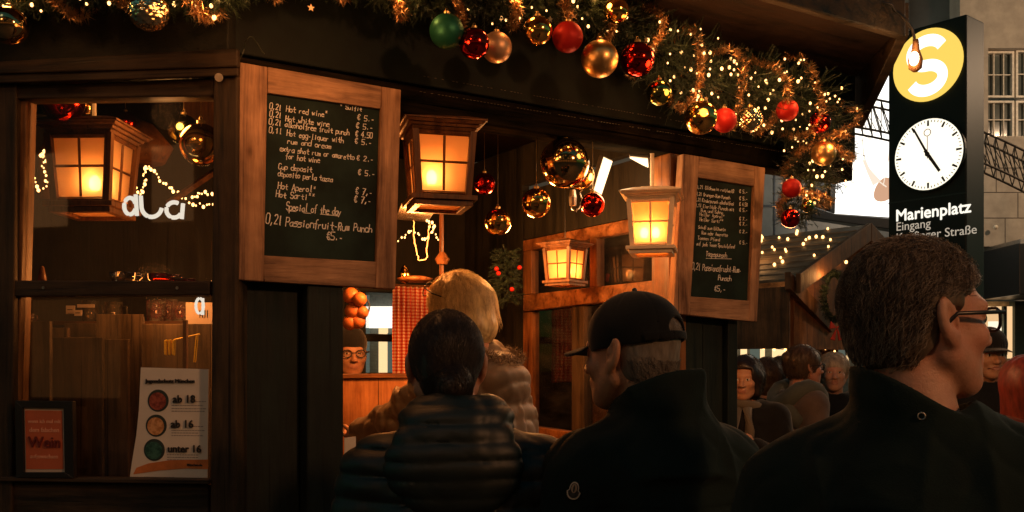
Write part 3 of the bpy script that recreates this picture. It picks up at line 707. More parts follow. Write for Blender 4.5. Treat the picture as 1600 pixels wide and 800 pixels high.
for x, y in ((268,634),(268,639),(268,643),(268,673),(268,677),(268,681),(261,711),(261,715),(261,719),(225,746),(250,749),(295,667),(300,628)):
    s = ''.join(rnd.choice('aeioumnrstld ') for _ in range(26)).strip()
    if x in (295, 300): s = s[:12]
    if x == 225 or x == 250: s = s[:20]
    u, _, z = hit(FW, x, y, PV-.0007)
    for wd in range(0, len(s), 1): pass
    k = hit(FW, min(322, x+56), y, PV)[0]-u; 
    # fine print: a row of short dashes
    a = 0
    while a < k*rnd.uniform(.75, 1):
        w = rnd.uniform(.003, .009); m2.box(FW, u+a, u+a+w, PV-.0006, PV-.0001, z, z+.0022); a += w+.0018
m2.build('fine_print', grey, t)
def disc(cx, cy, rpx, v, mat, name, sx=1.0, th=.001, rot=0):
    u, _, z = hit(FW, cx, cy, v); r = rpx*2.62/F; mm = MB(); pts = [(u+r*sx*math.cos(a), z+r*math.sin(a)) for a in [i*2*PI/28 for i in range(28)]]
    mm.prism([fp(FW, a, v, b) for a, b in pts], [fp(FW, a, v+th, b) for a, b in pts]); return mm.build(name, mat, t)
gl_rim = plain('glass_rim_print', (.03,.045,.04), .5, bmp=0)
for cx, cy, c1, c2 in ((247,626,(.20,.03,.02),(.42,.10,.06)), (244,665,(.55,.22,.07),(.80,.42,.18)), (241,703,(.01,.06,.045),(.05,.16,.12))):
    disc(cx, cy, 17.5, PV-.0012, gl_rim, 'round_picture')
    mt, nt, b = new_mat('drink_print'); f = noise(nt, coords(nt), 90, 3); L(nt, ramp(nt, f, [(.4,c1),(.6,c2)]), b.inputs['Base Color'])
    disc(cx-1, cy+1, 14, PV-.0024, mt, 'round_picture')
m = MB(); m.pq(FW, [(208,741),(213,731),(232,724),(265,719),(325,718),(325,733),(290,732),(250,735)], PV-.0012, .001); m.build('orange_band', plain('orange_print', (.65,.20,.05), .6, bmp=0), t)
m = MB(); u,_,z = hit(FW, 292, 728, PV-.002); put_text(m, 'München.de', fp(FW, u, PV-.002, z), fu, fz, .009, .0003); m.build('lettering', dk, t)
# white neon letters built as glowing strokes behind both panes, imitating a reflection in the glass
t = empty('reflected_letters', P(238,345,2.8), 'white glowing rounded letters hanging behind the upper window pane', 'neon sign')
reflected = glow('white_reflection_glow', (1,.90,.74), .55)
def arc(cx, cy, rx, ry, a0, a1, Y, n=18): return [P(cx+rx*math.cos(math.radians(a0+(a1-a0)*i/n)), cy-ry*math.sin(math.radians(a0+(a1-a0)*i/n)), Y) for i in range(n+1)]
m = MB(); m.tube(arc(203,322,9,13,20,340,2.76), .0062, 8); m.tube([P(212,304,2.76),P(214,337,2.76)], .0062, 8); m.build('letter', reflected, t, smooth=True)
m = MB(); m.tube([P(220,306,2.76)]+arc(237,322,16,17,180,350,2.76), .0062, 8); m.build('letter', reflected, t, smooth=True)
m = MB(); m.tube(arc(272,328,12,12,60,330,2.76), .0062, 8); m.tube([P(286,318,2.76), P(284,342,2.76)], .0062, 8); m.build('letter', reflected, t, smooth=True)
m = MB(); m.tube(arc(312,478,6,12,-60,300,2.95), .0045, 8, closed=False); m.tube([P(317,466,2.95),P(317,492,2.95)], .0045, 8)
o = m.build('reflected_letter', reflected, smooth=True); tag(o, 'single white glowing letter at the right edge of the lower pane', 'neon sign')
# boards of a crate wall behind the lower pane
i = 0
for x0, x1, y0, Y, col in ((36,78,502,3.05,0),(74,106,512,3.12,1),(82,160,527,2.98,0),(150,222,491,3.08,0),(150,200,530,3.0,1),(222,330,506,3.03,1),(100,150,505,3.2,1)):
    a, b = P(x0, y0, Y), P(x1, y0, Y); m = MB(); m.box(FO, a.x, b.x, Y, Y+.018, .2, a.z)
    o = m.build('upright_board', M['panel'], bevel=.002)
    tag(o, ['greenish brown board standing at the left edge behind the lower pane','narrow board set back between two taller ones behind the pane','broad low board directly behind the framed wine card','tall board in the middle behind the lower pane','short board in front of the tall middle one','wide board behind the youth protection notice','darker board furthest back behind the pane'][i], 'board', 'upright boards behind the lower pane'); i += 1
m = MB(); a = P(288.5, 510, 2.93); m.box(FO, a.x-.006, a.x+.006, 2.93, 2.945, .2, P(288,500,2.93).z); simple('batten', m, M['orange_z'], 'thin orange slat standing behind the top of the notice', 'batten', bevel=.001)
# shelves and glassware
sh = wood('shelf_board', (.06,.03,.012), (.22,.10,.04), RW, 'u', .5)
zs = P(200,506,3.1).z
m = MB(); m.box(FO, P(30,0,3.35).x, P(350,0,3.35).x, 3.22, 3.42, zs-.0, zs+.015); simple('shelf', m, sh, 'narrow wooden shelf with mugs behind the lower pane', 'shelf', bevel=.002)
mugred = glass('red_glass', (.85,.16,.05), .05, 1, .25); mugclear = glass('clear_mug_glass', (.92,.85,.72), .04, 1, .10)
def mug(label, x, y, Y, rp, hp, mat, grp='glass mugs behind the window'):
    r = rp*Y/F; h = hp*Y/F; base = P(x, y, Y); t = empty('glass_mug', base, label, 'glass mug', grp)
    m = MB(); m.lathe([(r*.8,0),(r*.85,.003),(r*.95,h*.3),(r,h),(r*.93,h),(r*.88,h*.3),(r*.7,.008),(.001,.008)], n=24); m.build('cup', mat, t, smooth=True, local=True)
    m = MB(); m.tube([(r*.95,0,h*.8),(r*1.5,0,h*.78),(r*1.6,0,h*.45),(r*1.3,0,h*.2),(r*.9,0,h*.2)], r*.10, 6); m.build('handle', mat, t, smooth=True, local=True)
for lab, x, y, Y, rp, hp, mt in (('clear glass mug standing on the middle window rail',191,440,2.70,19,14,mugclear),('red glass mug on the middle window rail',252,440,2.70,20,12,mugred),('low red glass dish at the right end of the middle rail',283,440,2.72,14,5,mugred),
    ('clear stemmed mug beside the price tags',140,504,3.28,13,34,mugclear),('clear mug in the middle of the shelf',177,504,3.3,14,32,mugclear),('red glass mug left of the neon letter',244,504,3.28,15,34,mugred),('red glass mug half behind another',262,504,3.36,15,36,mugred),('red glass mug nearest the neon letter',283,504,3.28,16,32,mugred),
    ('small red tealight glass at the far left of the shelf',43,504,3.28,10,14,mugred)):
    mug(lab, x, y, Y, rp, hp, mt)
for i, (x, y, w, h, Y) in enumerate(((110,484,14,13,3.15),(122,489,12,9,3.13),(134,478,27,5,3.2),(222,503,6,16,3.2))):
    a = P(x, y, Y); k = Y/F; m = MB(); m.box(FO, a.x-w/2*k, a.x+w/2*k, Y, Y+.002, a.z-h/2*k, a.z+h/2*k)
    if i < 2: m.box(FO, a.x-w/2*k*.7, a.x+w/2*k*.5, Y-.001, Y-.0002, a.z-.001, a.z+.0015, 1)
    o = m.build('price_tag', [card_white, dk]); tag(o, ['larger white price tag standing on the shelf behind the pane','smaller white price tag overlapping the larger one','long thin white tag lying above the others','small orange tag on top of the tall board'][i], 'price tag', 'tags behind the lower pane')
yel = plain('yellow_stripe_foil', (.85,.55,.03), .35, emis=(1,.6,.05), estr=.0)
t = empty('foil_bag', P(265,558,2.97), 'yellow striped foil bag behind the pane above the notice', 'bag')
m = MB()
for k in range(3): m.pq(FO, [(256+k*6,532),(261+k*6,530),(260+k*6,556),(256+k*6,554)], 2.97-.002*k, .012)
m.build('stripe', yel, t, bevel=.002)
m = MB(); m.tube([P(272,531,2.97), P(312,522,2.97)], .003, 6); m.tube([P(308,524,2.97), P(304,566,2.97)], .004, 6); m.build('strap', yel, t)
m = MB(); c = P(307,487,3.12)
m.box(FO, c.x-.035, c.x+.05, 3.12, 3.15, c.z-.05, c.z+.03, 0)
for k in range(4): m.box(FO, c.x+.01+k*.008, c.x+.013+k*.008, 3.118, 3.1195, c.z-.02, c.z+.005, 1)
simple('card_box', m, [card_white, dk], 'pale printed box behind the neon letter', 'box', bevel=.002)
# diagonal beam and dark fittings behind the upper pane
m = MB(); m.tube([P(262,318,3.25), P(336,268,3.25)], .012, 4); simple('wooden_brace', m, M['lanternwood'], 'thin slanting wooden brace below the gold bauble in the window', 'brace')
m = MB(); m.lathe([(.10,-.06),(.13,.0),(.06,.08),(.01,.10)], P(214,228,3.6), 16); simple('pendant_lamp', m, M['lanternwood'], 'brown conical shade half hidden behind the window lantern', 'lamp', smooth=True)
m = MB(); a = P(300,200,3.3); m.box(FO, a.x-.03, a.x+.12, 3.3, 3.33, a.z-.02, a.z+.14); simple('wall_box', m, M['lanternwood'], 'brown wooden box behind the gold bauble at the window top', 'box', bevel=.003)
m = MB(); a = P(84,270,3.5); m.lathe([(.05,-.10),(.055,.06),(.03,.12),(.03,.16)], a, 16); simple('ceramic_jug', m, M['orange_z'], 'brown jug behind the left fairy lights in the window', 'jug', smooth=True)
m = MB(); a = P(66,445,2.78); m.lathe([(.006,-.0),(.013,.01),(.006,.05),(.002,.055)], a, 12); simple('wooden_peg', m, M['orange_z'], 'small wooden peg on the left of the middle rail', 'peg', smooth=True)
# curtain: red and white gingham
m_, nt, b = new_mat('red_white_gingham')
tc = N(nt, 'ShaderNodeTexCoord'); sp = N(nt, 'ShaderNodeSeparateXYZ'); L(nt, tc.outputs['UV'], sp.inputs[0])
def stripe(out):
    a = N(nt, 'ShaderNodeMath', operation='FRACT'); L(nt, out, a.inputs[0]); c = N(nt, 'ShaderNodeMath', operation='GREATER_THAN'); L(nt, a.outputs[0], c.inputs[0]); c.inputs[1].default_value = .5; return c.outputs[0]
ad = N(nt, 'ShaderNodeMath', operation='ADD'); L(nt, stripe(sp.outputs[0]), ad.inputs[0]); L(nt, stripe(sp.outputs[1]), ad.inputs[1])
dv = N(nt, 'ShaderNodeMath', operation='MULTIPLY'); L(nt, ad.outputs[0], dv.inputs[0]); dv.inputs[1].default_value = .5
L(nt, ramp(nt, dv.outputs[0], [(0,(.75,.55,.42)),(.5,(.62,.16,.08)),(1,(.42,.02,.012))]), b.inputs['Base Color']); b.inputs['Roughness'].default_value = .9
me = bpy.data.meshes.new('curtain'); vs, fs, uv = [], [], []
nu, nz = 90, 30; u0, _, z1 = hit(FS, 614, 447, 1.35); u1, _, z0 = hit(FS, 672, 600, 1.35)
for j in range(nz+1):
    for i in range(nu+1):
        s = i/nu; tt = j/nz; g_ = math.sin(s*2*PI*6+math.sin(tt*3))*.012*(1-.2*tt)+.005*math.sin(s*40)
        vs.append(fp(FS, u0+(u1-u0)*s*(1-.05*math.sin(tt*3)), 1.35+g_, z1+(z0-z1)*tt))
for j in range(nz):
    for i in range(nu): a = j*(nu+1)+i; fs.append((a, a+1, a+nu+2, a+nu+1))
me.from_pydata([tuple(q) for q in vs], [], fs); ul = me.uv_layers.new()
for pl in me.polygons:
    for li, vi in zip(pl.loop_indices, pl.vertices): ul.data[li].uv = ((vi % (nu+1))/nu*20, (vi//(nu+1))/nz*30)
t = empty('curtain', fp(FS, (u0+u1)/2, 1.35, z1), 'red and white gingham curtain beside the small back window', 'curtain')
o = link('cloth', me, m_, t, smooth=True); sd = o.modifiers.new('thick', 'SOLIDIFY'); sd.thickness = .002
m = MB(); m.tube([fp(FS,u0-.05,1.35,z1+.005), fp(FS,u1+.03,1.35,z1+.005)], .006, 8); m.build('curtain_rod', M['lanternwood'], t)
# basket of oranges behind the post
t = empty('orange_basket', P(556,512,3.75), 'wire basket of oranges hanging at the left of the opening', 'basket')
org = plain('orange_peel', (.42,.12,.025), .5, scale=60, bmp=.3)
for x, y, r in ((548,462,13),(563,468,11),(551,486,13),(566,488,10),(546,504,12),(558,502,12)):
    c = P(x, y, 3.75); m = MB(); m.sphere((c.x, c.y+random.uniform(-.02,.02), c.z), r*3.75/F, 12); m.build('orange', org, t, smooth=True)
m = MB()
for k in range(6):
    an = k*PI/6; m.tube([P(556,450,3.75)+Vector((math.cos(an)*.055*math.sin(s), math.sin(an)*.05*math.sin(s), -.15*(s/PI))) for s in [q*PI/10 for q in range(11)]], .0016, 4)
m.build('wire_cage', M['black'], t)
# wire shelf, dangling cable, ornament
t = empty('wire_shelf', P(652,342,3.7), 'grey wire mesh shelf below the brown lantern', 'wire shelf')
m = MB(); q0, q1, q2, q3 = P(628,318,3.55), P(683,325,3.55), P(668,346,4.0), P(618,342,4.0)
for k in range(16):
    s = k/15; m.tube([q0.lerp(q1,s), q3.lerp(q2,s)], .0018, 4); m.tube([q0.lerp(q3,s), q1.lerp(q2,s)], .0018, 4)
m.build('mesh', M['metal'], t)
m = MB(); m.tube(chain([P(648,345,3.8),P(649,385,3.8),P(655,407,3.8),P(664,404,3.8),P(670,380,3.8),P(671,350,3.8)], 24), .0022, 5); simple('cable', m, M['white_paint'], 'thin pale cable looping down from the wire shelf', 'cable')
m = MB(); m.lathe([(.002,.05),(.018,.03),(.030,.0),(.02,-.02),(.002,-.03)], P(632,432,3.9), 14); simple('gold_ornament', m, BM['gold'], 'small gold ornament above the gingham curtain', 'ornament', smooth=True)
m = MB(); m.lathe([(.06,0),(.075,.012),(.05,.02)], P(648,440,3.9), 16); simple('wooden_bowl', m, M['orange_z'], 'shallow wooden bowl on top of the curtain rod', 'bowl', smooth=True)
m = MB(); m.tube([P(690,300,3.9), P(690,430,3.9)], .01, 6); m.lathe([(.02,0),(.03,.02),(.01,.05)], P(691,413,3.85), 10); simple('hook_rail', m, M['lanternwood'], 'thin dark rail with a brass knob behind the curtain', 'rail')
# wreath / fir bunch with berries on the end wall
t = empty('fir_wreath', P(790,430,4.1), 'dark fir bunch with red berries hanging between the opening and the inner window', 'wreath')
m = MB(); c0 = P(790,432,4.15)
for i in range(260):
    a = random.uniform(0, 2*PI); r = random.random()**.5; z = random.uniform(-1,1); w = .085*(1-.35*(z+1)/2)
    needles(m, c0+Vector((math.cos(a)*r*w*.7, math.sin(a)*r*.05, z*.11)), (Vector((math.cos(a), math.sin(a)*.8-.3, .3*z-.2))+rnd_unit()*.5).normalized(), .035, 22, .018, .0009)
m.build('greenery', M['needle'], t)
for x, y in ((776,420),(779,427),(812,418),(800,452)):
    m = MB(); c = P(x, y, 4.05); m.sphere(c, .010, 8); m.build('berry', BM['redm'], t, smooth=True)
# work lamps under the ceiling: slanted lit panels
def lamp_panel(label, pts, Y, dY, w):
    q = [P(x, y, Y+d) for (x, y), d in zip(pts, dY)]; t = empty('work_lamp', q[0], label, 'lamp', 'slanting work lamps in the stall')
    n = (q[1]-q[0]).cross(q[2]-q[0]).normalized(); n = n if n.y > 0 else -n
    m = MB(); m.prism(q, [p+n*.004 for p in q]); m.build('light_panel', M['tube'], t)
    ctr = sum(q, Vector())/4; q2 = [ctr+(p-ctr)*1.08+n*.005 for p in q]
    m = MB(); m.prism(q2, [p+n*.03 for p in q2]); m.build('housing', M['metal'], t, bevel=.002)
    lamp('work_lamp', ctr-n*.10, w, (1,.62,.30), .05)
lamp_panel('narrow slanting lamp panel right of the biggest gold bauble', [(944,246),(957,252),(940,304),(929,297)], 3.45, (0,.02,.05,.03), .8)
lamp_panel('wedge shaped lamp panel above the cream lantern', [(984,247),(1012,250),(1013,262),(1004,258)], 3.5, (0,.0,.12,.1), .4)
m = MB(); m.tube(chain([P(884,292,3.4),P(884,345,3.4)], 6), .004, 6); m.build('x', M['metal']) if False else None
m = MB(); m.tube(chain([P(907,292,3.38),P(908,318,3.38),P(900,330,3.38),P(892,322,3.38),P(895,310,3.38)], 20), .0022, 6)
m.lathe([(.012,-.03),(.014,.0),(.010,.025)], P(895,308,3.38), 10); simple('cable', m, M['metal'], 'short looped cable with a plug below the biggest gold bauble', 'cable')
# counter goods
t = empty('metal_tray', fp(FS, uS(858,.12), .12, zk), 'slatted grey metal tray beside the man in the cap', 'tray')
zt_ = hit(FS, 858, 722, .15)[2]
m = MB(); ua, ub = uS(836,.15), uS(905,.15)
m.box(FS, ua, ub, .02, .28, zt_, zt_+.012)
for k in range(10): m.box(FS, ua+.004+k*(ub-ua)/10, ua+(k+.55)*(ub-ua)/10, .03, .27, zt_+.0125, zt_+.020)
m.build('tray_top', M['metal'], t, bevel=.001)
m = MB(); m.box(FS, ua+.02, ub-.01, .04, .26, zk+.001, zt_-.001); m.build('red_box', plain('red_box', (.45,.04,.02), .5), t, bevel=.003)
m = MB(); m.pq(FS, [(538,684),(556,682),(556,760),(538,765)], .02, .002); simple('paper_sheet', m, paper, 'white sheet of paper leaning on the counter at the left post', 'paper')

# ================================================================== BACKGROUND
grd = MB(); grd.box(FO, -60, 60, -40, 80, -.3, 0)
mt, nt, b = new_mat('stone_paving'); v = coords(nt); br = N(nt, 'ShaderNodeTexBrick'); L(nt, v, br.inputs['Vector']); br.inputs['Scale'].default_value = 2.2
br.inputs['Color1'].default_value = (.11,.10,.09,1); br.inputs['Color2'].default_value = (.16,.145,.13,1); br.inputs['Mortar'].default_value = (.04,.04,.04,1); L(nt, br.outputs[0], b.inputs['Base Color']); b.inputs['Roughness'].default_value = .6
tag(grd.build('ground', mt), kind='structure')
# second hut
hut = empty('market_hut', (2.1, 7.6, 0), 'smaller wooden market hut with fairy lights on its boarded roof, behind the German menu board', 'market stall')
g0, g1, ap = P(1226,442,7.3), P(1425,440,8.8), P(1325,357,8.0)
gd = (g1-g0); gd.z = 0; gd.normalize(); rd = Vector((-gd.y, gd.x, 0)); FH = dict(o=Vector((g0.x,g0.y,0)), u=gd, v=rd, rot=0)
wdt = (g1-g0).length; mid = wdt/2; ze, za = g0.z, ap.z
LR = 3.2
def hp(u, v, z): return fp(FH, u, v, z)
m = MB(); 
nb = 9
for k in range(nb):                            # lapped roof boards run along the ridge
    s0, s1 = k/nb, (k+1)/nb+.02
    a = lambda s, off: (mid*s, ze+(za-ze)*s+off)
    (ua_, za_), (ub_, zb_) = a(s0, .03), a(s1, .0)
    m.prism([hp(ua_,-.1,za_), hp(ub_,-.1,zb_+.02), hp(ub_,-.1,zb_), hp(ua_,-.1,za_-.02)], [hp(ua_,LR,za_), hp(ub_,LR,zb_+.02), hp(ub_,LR,zb_), hp(ua_,LR,za_-.02)])
m.build('roof_slope', wood('hut_roof_boards', (.10,.075,.05), (.30,.23,.16), math.atan2(rd.y, rd.x), 'u', .6), hut)
m = MB(); m.prism([hp(wdt+.05,-.1,ze), hp(mid,-.1,za+.02), hp(mid,-.1,za-.02), hp(wdt+.05,-.1,ze-.04)], [hp(wdt+.05,LR,ze), hp(mid,LR,za+.02), hp(mid,LR,za-.02), hp(wdt+.05,LR,ze-.04)]); m.build('roof_slope', M['farwood'], hut)
def board3(a, b, w, th, mat, name, par=hut):
    a, b = Vector(a), Vector(b); mm = MB(); up = Vector((0,0,w))
    o = -rd*th; mm.prism([a, b, b+up, a+up], [a+o, b+o, b+up+o, a+up+o]); return mm.build(name, mat, par, bevel=.004)
board3(hp(-.03,-.11,ze-.09), hp(mid,-.11,za-.11), .15, .04, M['farwood'], 'barge_board'); board3(hp(mid,-.112,za-.11), hp(wdt+.05,-.112,ze-.09), .15, .04, M['farwood'], 'barge_board')
m = MB(); m.prism([hp(.1,-.02,ze-.02), hp(wdt-.1,-.02,ze-.02), hp(mid,-.02,za-.1)], [hp(.1,.02,ze-.02), hp(wdt-.1,.02,ze-.02), hp(mid,.02,za-.1)]); m.prism([hp(.1,-.02,ze-.5), hp(wdt-.1,-.02,ze-.5), hp(wdt-.1,-.02,ze-.021), hp(.1,-.02,ze-.021)], [hp(.1,.02,ze-.5), hp(wdt-.1,.02,ze-.5), hp(wdt-.1,.02,ze-.021), hp(.1,.02,ze-.021)])
m.build('gable_panel', wood('hut_gable_boards', (.13,.05,.02), (.36,.16,.06), 0, 'z', .6), hut)
board3(P(1226,452,7.22), P(1292,520,7.75), .13, .05, M['farwood'], 'knee_brace')
m = MB(); m.box(FH, -.02, .0, -.05, LR, ze-.50, ze-.03); m.build('side_fascia', M['farwood'], hut, bevel=.004)
pc = P(1297,560,7.9); m = MB(); m.box(FO, pc.x-.07, pc.x+.07, pc.y, pc.y+.14, 0, P(0,505,7.9).z); m.build('post', M['farwood'], hut, bevel=.006)
for s in (1.2, 2.9):
    m = MB(); m.box(FH, .0, .10, s, s+.1, 0, ze-.5); m.build('post', M['farwood'], hut, bevel=.005)
m = MB(); m.box(FH, .1, wdt, .2, LR, .0, .95); m.build('counter', M['farwood'], hut, bevel=.005)
m = MB(); m.box(FH, .1, wdt, LR-.05, LR, .96, ze); m.build('back_wall', M['farwood'], hut)
pts = []
for k in range(84):
    s = random.random(); q = random.uniform(-.05, 2.4); pts.append(hp(mid*s, q, ze+(za-ze)*s+.045))
pts.sort(key=lambda p: p.x*.7+p.y*1.9)
t = light_string('fairy lights scattered over the roof of the second hut', pts, .009, wire=False)
light_string('short dense row of fairy lights under the gable of the second hut', chain([P(1262,428,7.6),P(1285,412,7.7),P(1306,402,7.8),P(1322,408,7.8)], 16), .009)
for p in (hp(.4,.5,ze+.35), hp(1.0,1.2,ze+.75), hp(.2,1.8,ze+.3)): lamp('fairy_light', p, .8, (1,.45,.14), .03)
lamp('hut_gable_light', P(1290,430,7.35), 1.2, (1,.42,.12), .05); lamp('hut_inner_light', P(1230,500,9.0), 6, (1,.6,.28), .1)
light_string('sparse fairy lights hanging along the counter opening of the second hut', chain([P(1142,508,7.9),P(1180,540,7.9),P(1228,545,7.9),P(1275,535,7.9),P(1310,560,7.9),P(1270,515,7.9),P(1200,520,7.9),P(1150,516,7.9)], 24), .009)
# wreath with red bow
t = empty('wreath', P(1303,465,7.55), 'dark oval wreath with a red bow on the gable of the second hut', 'wreath')
m = MB(); cw = P(1303,463,7.5)
for i in range(420):
    a = random.uniform(0, 2*PI); needles(m, cw+Vector((math.cos(a)*.055, 0, math.sin(a)*.15)), (Vector((math.cos(a), -.4, math.sin(a)*1.2))+rnd_unit()*.8).normalized(), .06, 12, .035, .002)
m.build('greenery', M['needle'], t)
m = MB(); cb = P(1308,512,7.4)
for sg in (-1, 1):
    m.prism([cb, cb+Vector((sg*.045,0,.05)), cb+Vector((sg*.055,0,-.01))], [q+Vector((0,.02,0)) for q in (cb, cb+Vector((sg*.045,0,.05)), cb+Vector((sg*.055,0,-.01)))])
    m.prism([cb, cb+Vector((sg*.05,0,-.09)), cb+Vector((sg*.015,0,-.10))], [q+Vector((0,.02,0)) for q in (cb, cb+Vector((sg*.05,0,-.09)), cb+Vector((sg*.015,0,-.10)))])
m.build('bow', plain('red_ribbon', (.60,.03,.015), .5), t, bevel=.004)
# grey panelled building behind
facade_m = plain('grey_render', (.30,.27,.23), .8, scale=3, var=.15)
bl = empty('panelled_building', (3.5, 14, 0), 'tall grey panelled building behind the second hut', 'building')
m = MB(); m.box(FO, -6, 8.3, 14.0, 14.4, 0, 14); m.build('wall', facade_m, bl)
m = MB()
for x in (1210, 1260, 1392): a = P(x,300,13.99); m.box(FO, a.x-.012, a.x+.012, 13.985, 13.998, 2.5, 14)
for z in (3.9, 5.2): m.box(FO, -6, 8.3, 13.984, 13.997, z, z+.03)
m.build('panel_joint', M['black'], bl)
m = MB()
for x0, x1 in ((1284,1299),(1309,1345),(1392,1412)):
    a, b = P(x0,0,13.9), P(x1,0,13.9); m.box(FO, a.x, b.x, 13.7, 13.98, P(0,60,13.9).z, 9)
m.build('pilaster', plain('pale_pilaster', (.42,.37,.31), .8, scale=4), bl, bevel=.01)
# lit display screen
sc_ = empty('display_screen', P(1330,345,12.5), 'bright white lit advertising screen in a black frame left of the station pylon', 'screen')
m = MB(); m.pq(FO, [(1313,118),(1420,118),(1420,340),(1306,332)], 12.6, .08)
mt, nt, b = new_mat('lit_advert'); nt.nodes.remove(b); e = N(nt, 'ShaderNodeEmission'); v = coords(nt, (1,1,1)); f = noise(nt, v, 1.3, 2); L(nt, ramp(nt, f, [(.35,(1,.90,.76)),(.6,(1,.98,.93))]), e.inputs[0]); e.inputs[1].default_value = 1.3; L(nt, e.outputs[0], nt.nodes['Material Output'].inputs[0])
m.build('screen', mt, sc_)
fig = glow('advert_bronze_print', (.42,.24,.15), 1.0); fig2 = glow('advert_grey_print', (.62,.52,.42), 1.0)
m = MB(); m.pq(FO, [(1381+15*math.cos(a)+4*math.sin(a), 298-19*math.sin(a)+2*math.cos(2*a)) for a in [i*PI/12 for i in range(24)]], 12.58, .01); m.build('advert_figure', fig, sc_)
m = MB(); m.tube([P(1349,250,12.57), P(1358,268,12.57), P(1370,286,12.57)], [.012,.03,.06], 8); m.build('advert_figure', fig2, sc_, smooth=True)
m = MB(); m.tube([P(1347,215,12.57), P(1350,245,12.57), P(1362,275,12.57), P(1385,292,12.57)], .008, 6); m.tube([P(1392,205,12.57), P(1388,250,12.57), P(1380,290,12.57)], .006, 6); m.build('advert_line', fig2, sc_)
m = MB(); m.pq(FO, [(1268,322),(1306,334),(1430,345),(1430,364),(1268,340)], 12.5, .2); m.pq(FO, [(1272,262),(1290,262),(1290,325),(1272,322)], 12.52, .18); m.pq(FO, [(1302,100),(1312,100),(1305,333),(1296,332)], 12.5, .2); m.pq(FO, [(1290,270),(1303,268),(1298,330),(1291,328)], 12.56, .1)
m.build('screen_frame', M['black'], sc_, bevel=.01)
lamp('screen_light', P(1350,230,12.0), 22, (1,.9,.75), .3)
# right hand stone building with windows
rb = empty('stone_building', (7.5, 13, 0), 'pale stone building with white framed windows at the far right', 'building')
stone = plain('pale_stone', (.40,.34,.27), .85, scale=6, var=.18, bmp=.4)
YB = 12.6
def rbx(x0, y0, x1, y1, d0, d1, mb): a, b = P(x0,y0,YB), P(x1,y1,YB); mb.box(FO, a.x, b.x, YB+d0, YB+d1, min(a.z,b.z), max(a.z,b.z))
m = MB()
rbx(1500,-900,1544,385,0,.3,m); rbx(1544,-900,1700,75,0,.3,m); rbx(1544,213,1700,385,0,.3,m); rbx(1640,75,1700,213,0,.3,m); m.build('wall', stone, rb, bevel=0)
m = MB()
for y in (262, 300, 340): rbx(1500,y,1700,y+1.2,-.004,-.001,m)
for x, y0, y1 in ((1556,262,300),(1590,300,340),(1570,340,384)): rbx(x,y0,x+1,y1,-.0042,-.0012,m)
m.build('stone_joint', plain('joint_dark', (.10,.085,.07), .9), rb)
wf = plain('white_window_frame', (.70,.63,.52), .5)
def win(x0, y0, x1, y1, cols, rows):
    f = MB(); w = 3.2
    rbx(x0,y0,x1,y0+w,.10,.16,f); rbx(x0,y1-w,x1,y1,.10,.16,f); rbx(x0,y0+w+.01,x0+w,y1-w-.01,.10,.16,f); rbx(x1-w,y0+w+.01,x1,y1-w-.01,.10,.16,f)
    for i in range(1, cols): xx = x0+(x1-x0)*i/cols; rbx(xx-.7,y0+w+.02,xx+.7,y1-w-.02,.12,.15,f)
    for j in range(1, rows): yy = y0+(y1-y0)*j/rows; rbx(x0+w+.02,yy-.7,x1-w-.02,yy+.7,.122,.152,f)
    fo = f.build('window', wf, rb); g = MB(); rbx(x0+w,y0+w,x1-w,y1-w,.17,.18,g)
    gm = MATS.get('dark_window_glass') or plain('dark_window_glass', (.10,.11,.10), .1, var=.5, scale=1.5, bmp=0); g.build('pane', gm, fo)
win(1545,76,1591,149,3,2); win(1545,154,1591,213,3,2); win(1594,74,1640,149,3,2); win(1594,154,1640,213,3,2)
m = MB(); rbx(1544,386,1750,392,-.8,.1,m); m.build('canopy_edge', M['metal'], rb); m = MB(); rbx(1536,393,1750,468,-.9,.1,m); m.build('canopy', M['black'], rb, bevel=.01)
lit = glow('shop_lit_wall', (1,.62,.30), .62); lit2 = glow('shop_lit_white', (1,.86,.62), .9)
m = MB(); rbx(1500,469,1700,900,.25,.3,m); m.build('shop_wall', plain('shop_interior', (.5,.35,.2), .8), rb)
m = MB(); rbx(1550,478,1571,560,.1,.2,m); rbx(1577,478,1588,560,.1,.2,m); m.build('lit_shop_window', lit, rb)
m = MB(); rbx(1549,502,1566,600,.02,.09,m); m.build('lit_shop_window', lit2, rb)
m = MB(); rbx(1571.5,478,1576.5,580,.05,.2,m); rbx(1589,470,1700,700,.05,.2,m); m.build('shop_post', plain('dim_green', (.05,.07,.055), .7), rb)
m = MB(); c = P(1556,355,12.5); m.sphere(c, .03, 8); m.build('wall_lamp', M['white_paint'], rb)
# shops seen under the second hut and through the small back window: lit shop front far behind
sf = empty('shop_front', (2.0, 13.2, 0), 'row of lit shop windows seen under the roof of the second hut', 'shop front')
YS = 13.3
def sbx(x0, y0, x1, y1, d0, d1, mb): a, b = P(x0,y0,YS), P(x1,y1,YS); mb.box(FO, a.x, b.x, YS+d0, YS+d1, min(a.z,b.z), max(a.z,b.z))
m = MB(); sbx(400,380,1500,700,.3,.35,m); m.build('shop_wall', plain('dim_shop_wall', (.14,.15,.13), .8), sf)
cream = glow('lit_cream_panel', (1,.66,.32), .8); green = glow('dim_green_pane', (.16,.19,.15), .35); white = glow('lit_white_pane', (1,.92,.76), 1.1)
for x0, x1, y0, y1, mm_ in ((1137,1150,515,530,white),(1161,1170,512,560,cream),(1170,1176,512,540,white),(1176,1190,512,590,green),(1192,1198,512,560,cream),(1211,1230,512,568,cream),(1236,1272,512,560,green),(1310,1326,512,560,green),(1326,1330,512,570,cream),(1137,1152,542,560,glow('orange_lit_pane',(1,.3,.08),.6))):
    m = MB(); sbx(x0,y0,x1,y1,.1,.15,m); m.build('lit_window', mm_, sf)
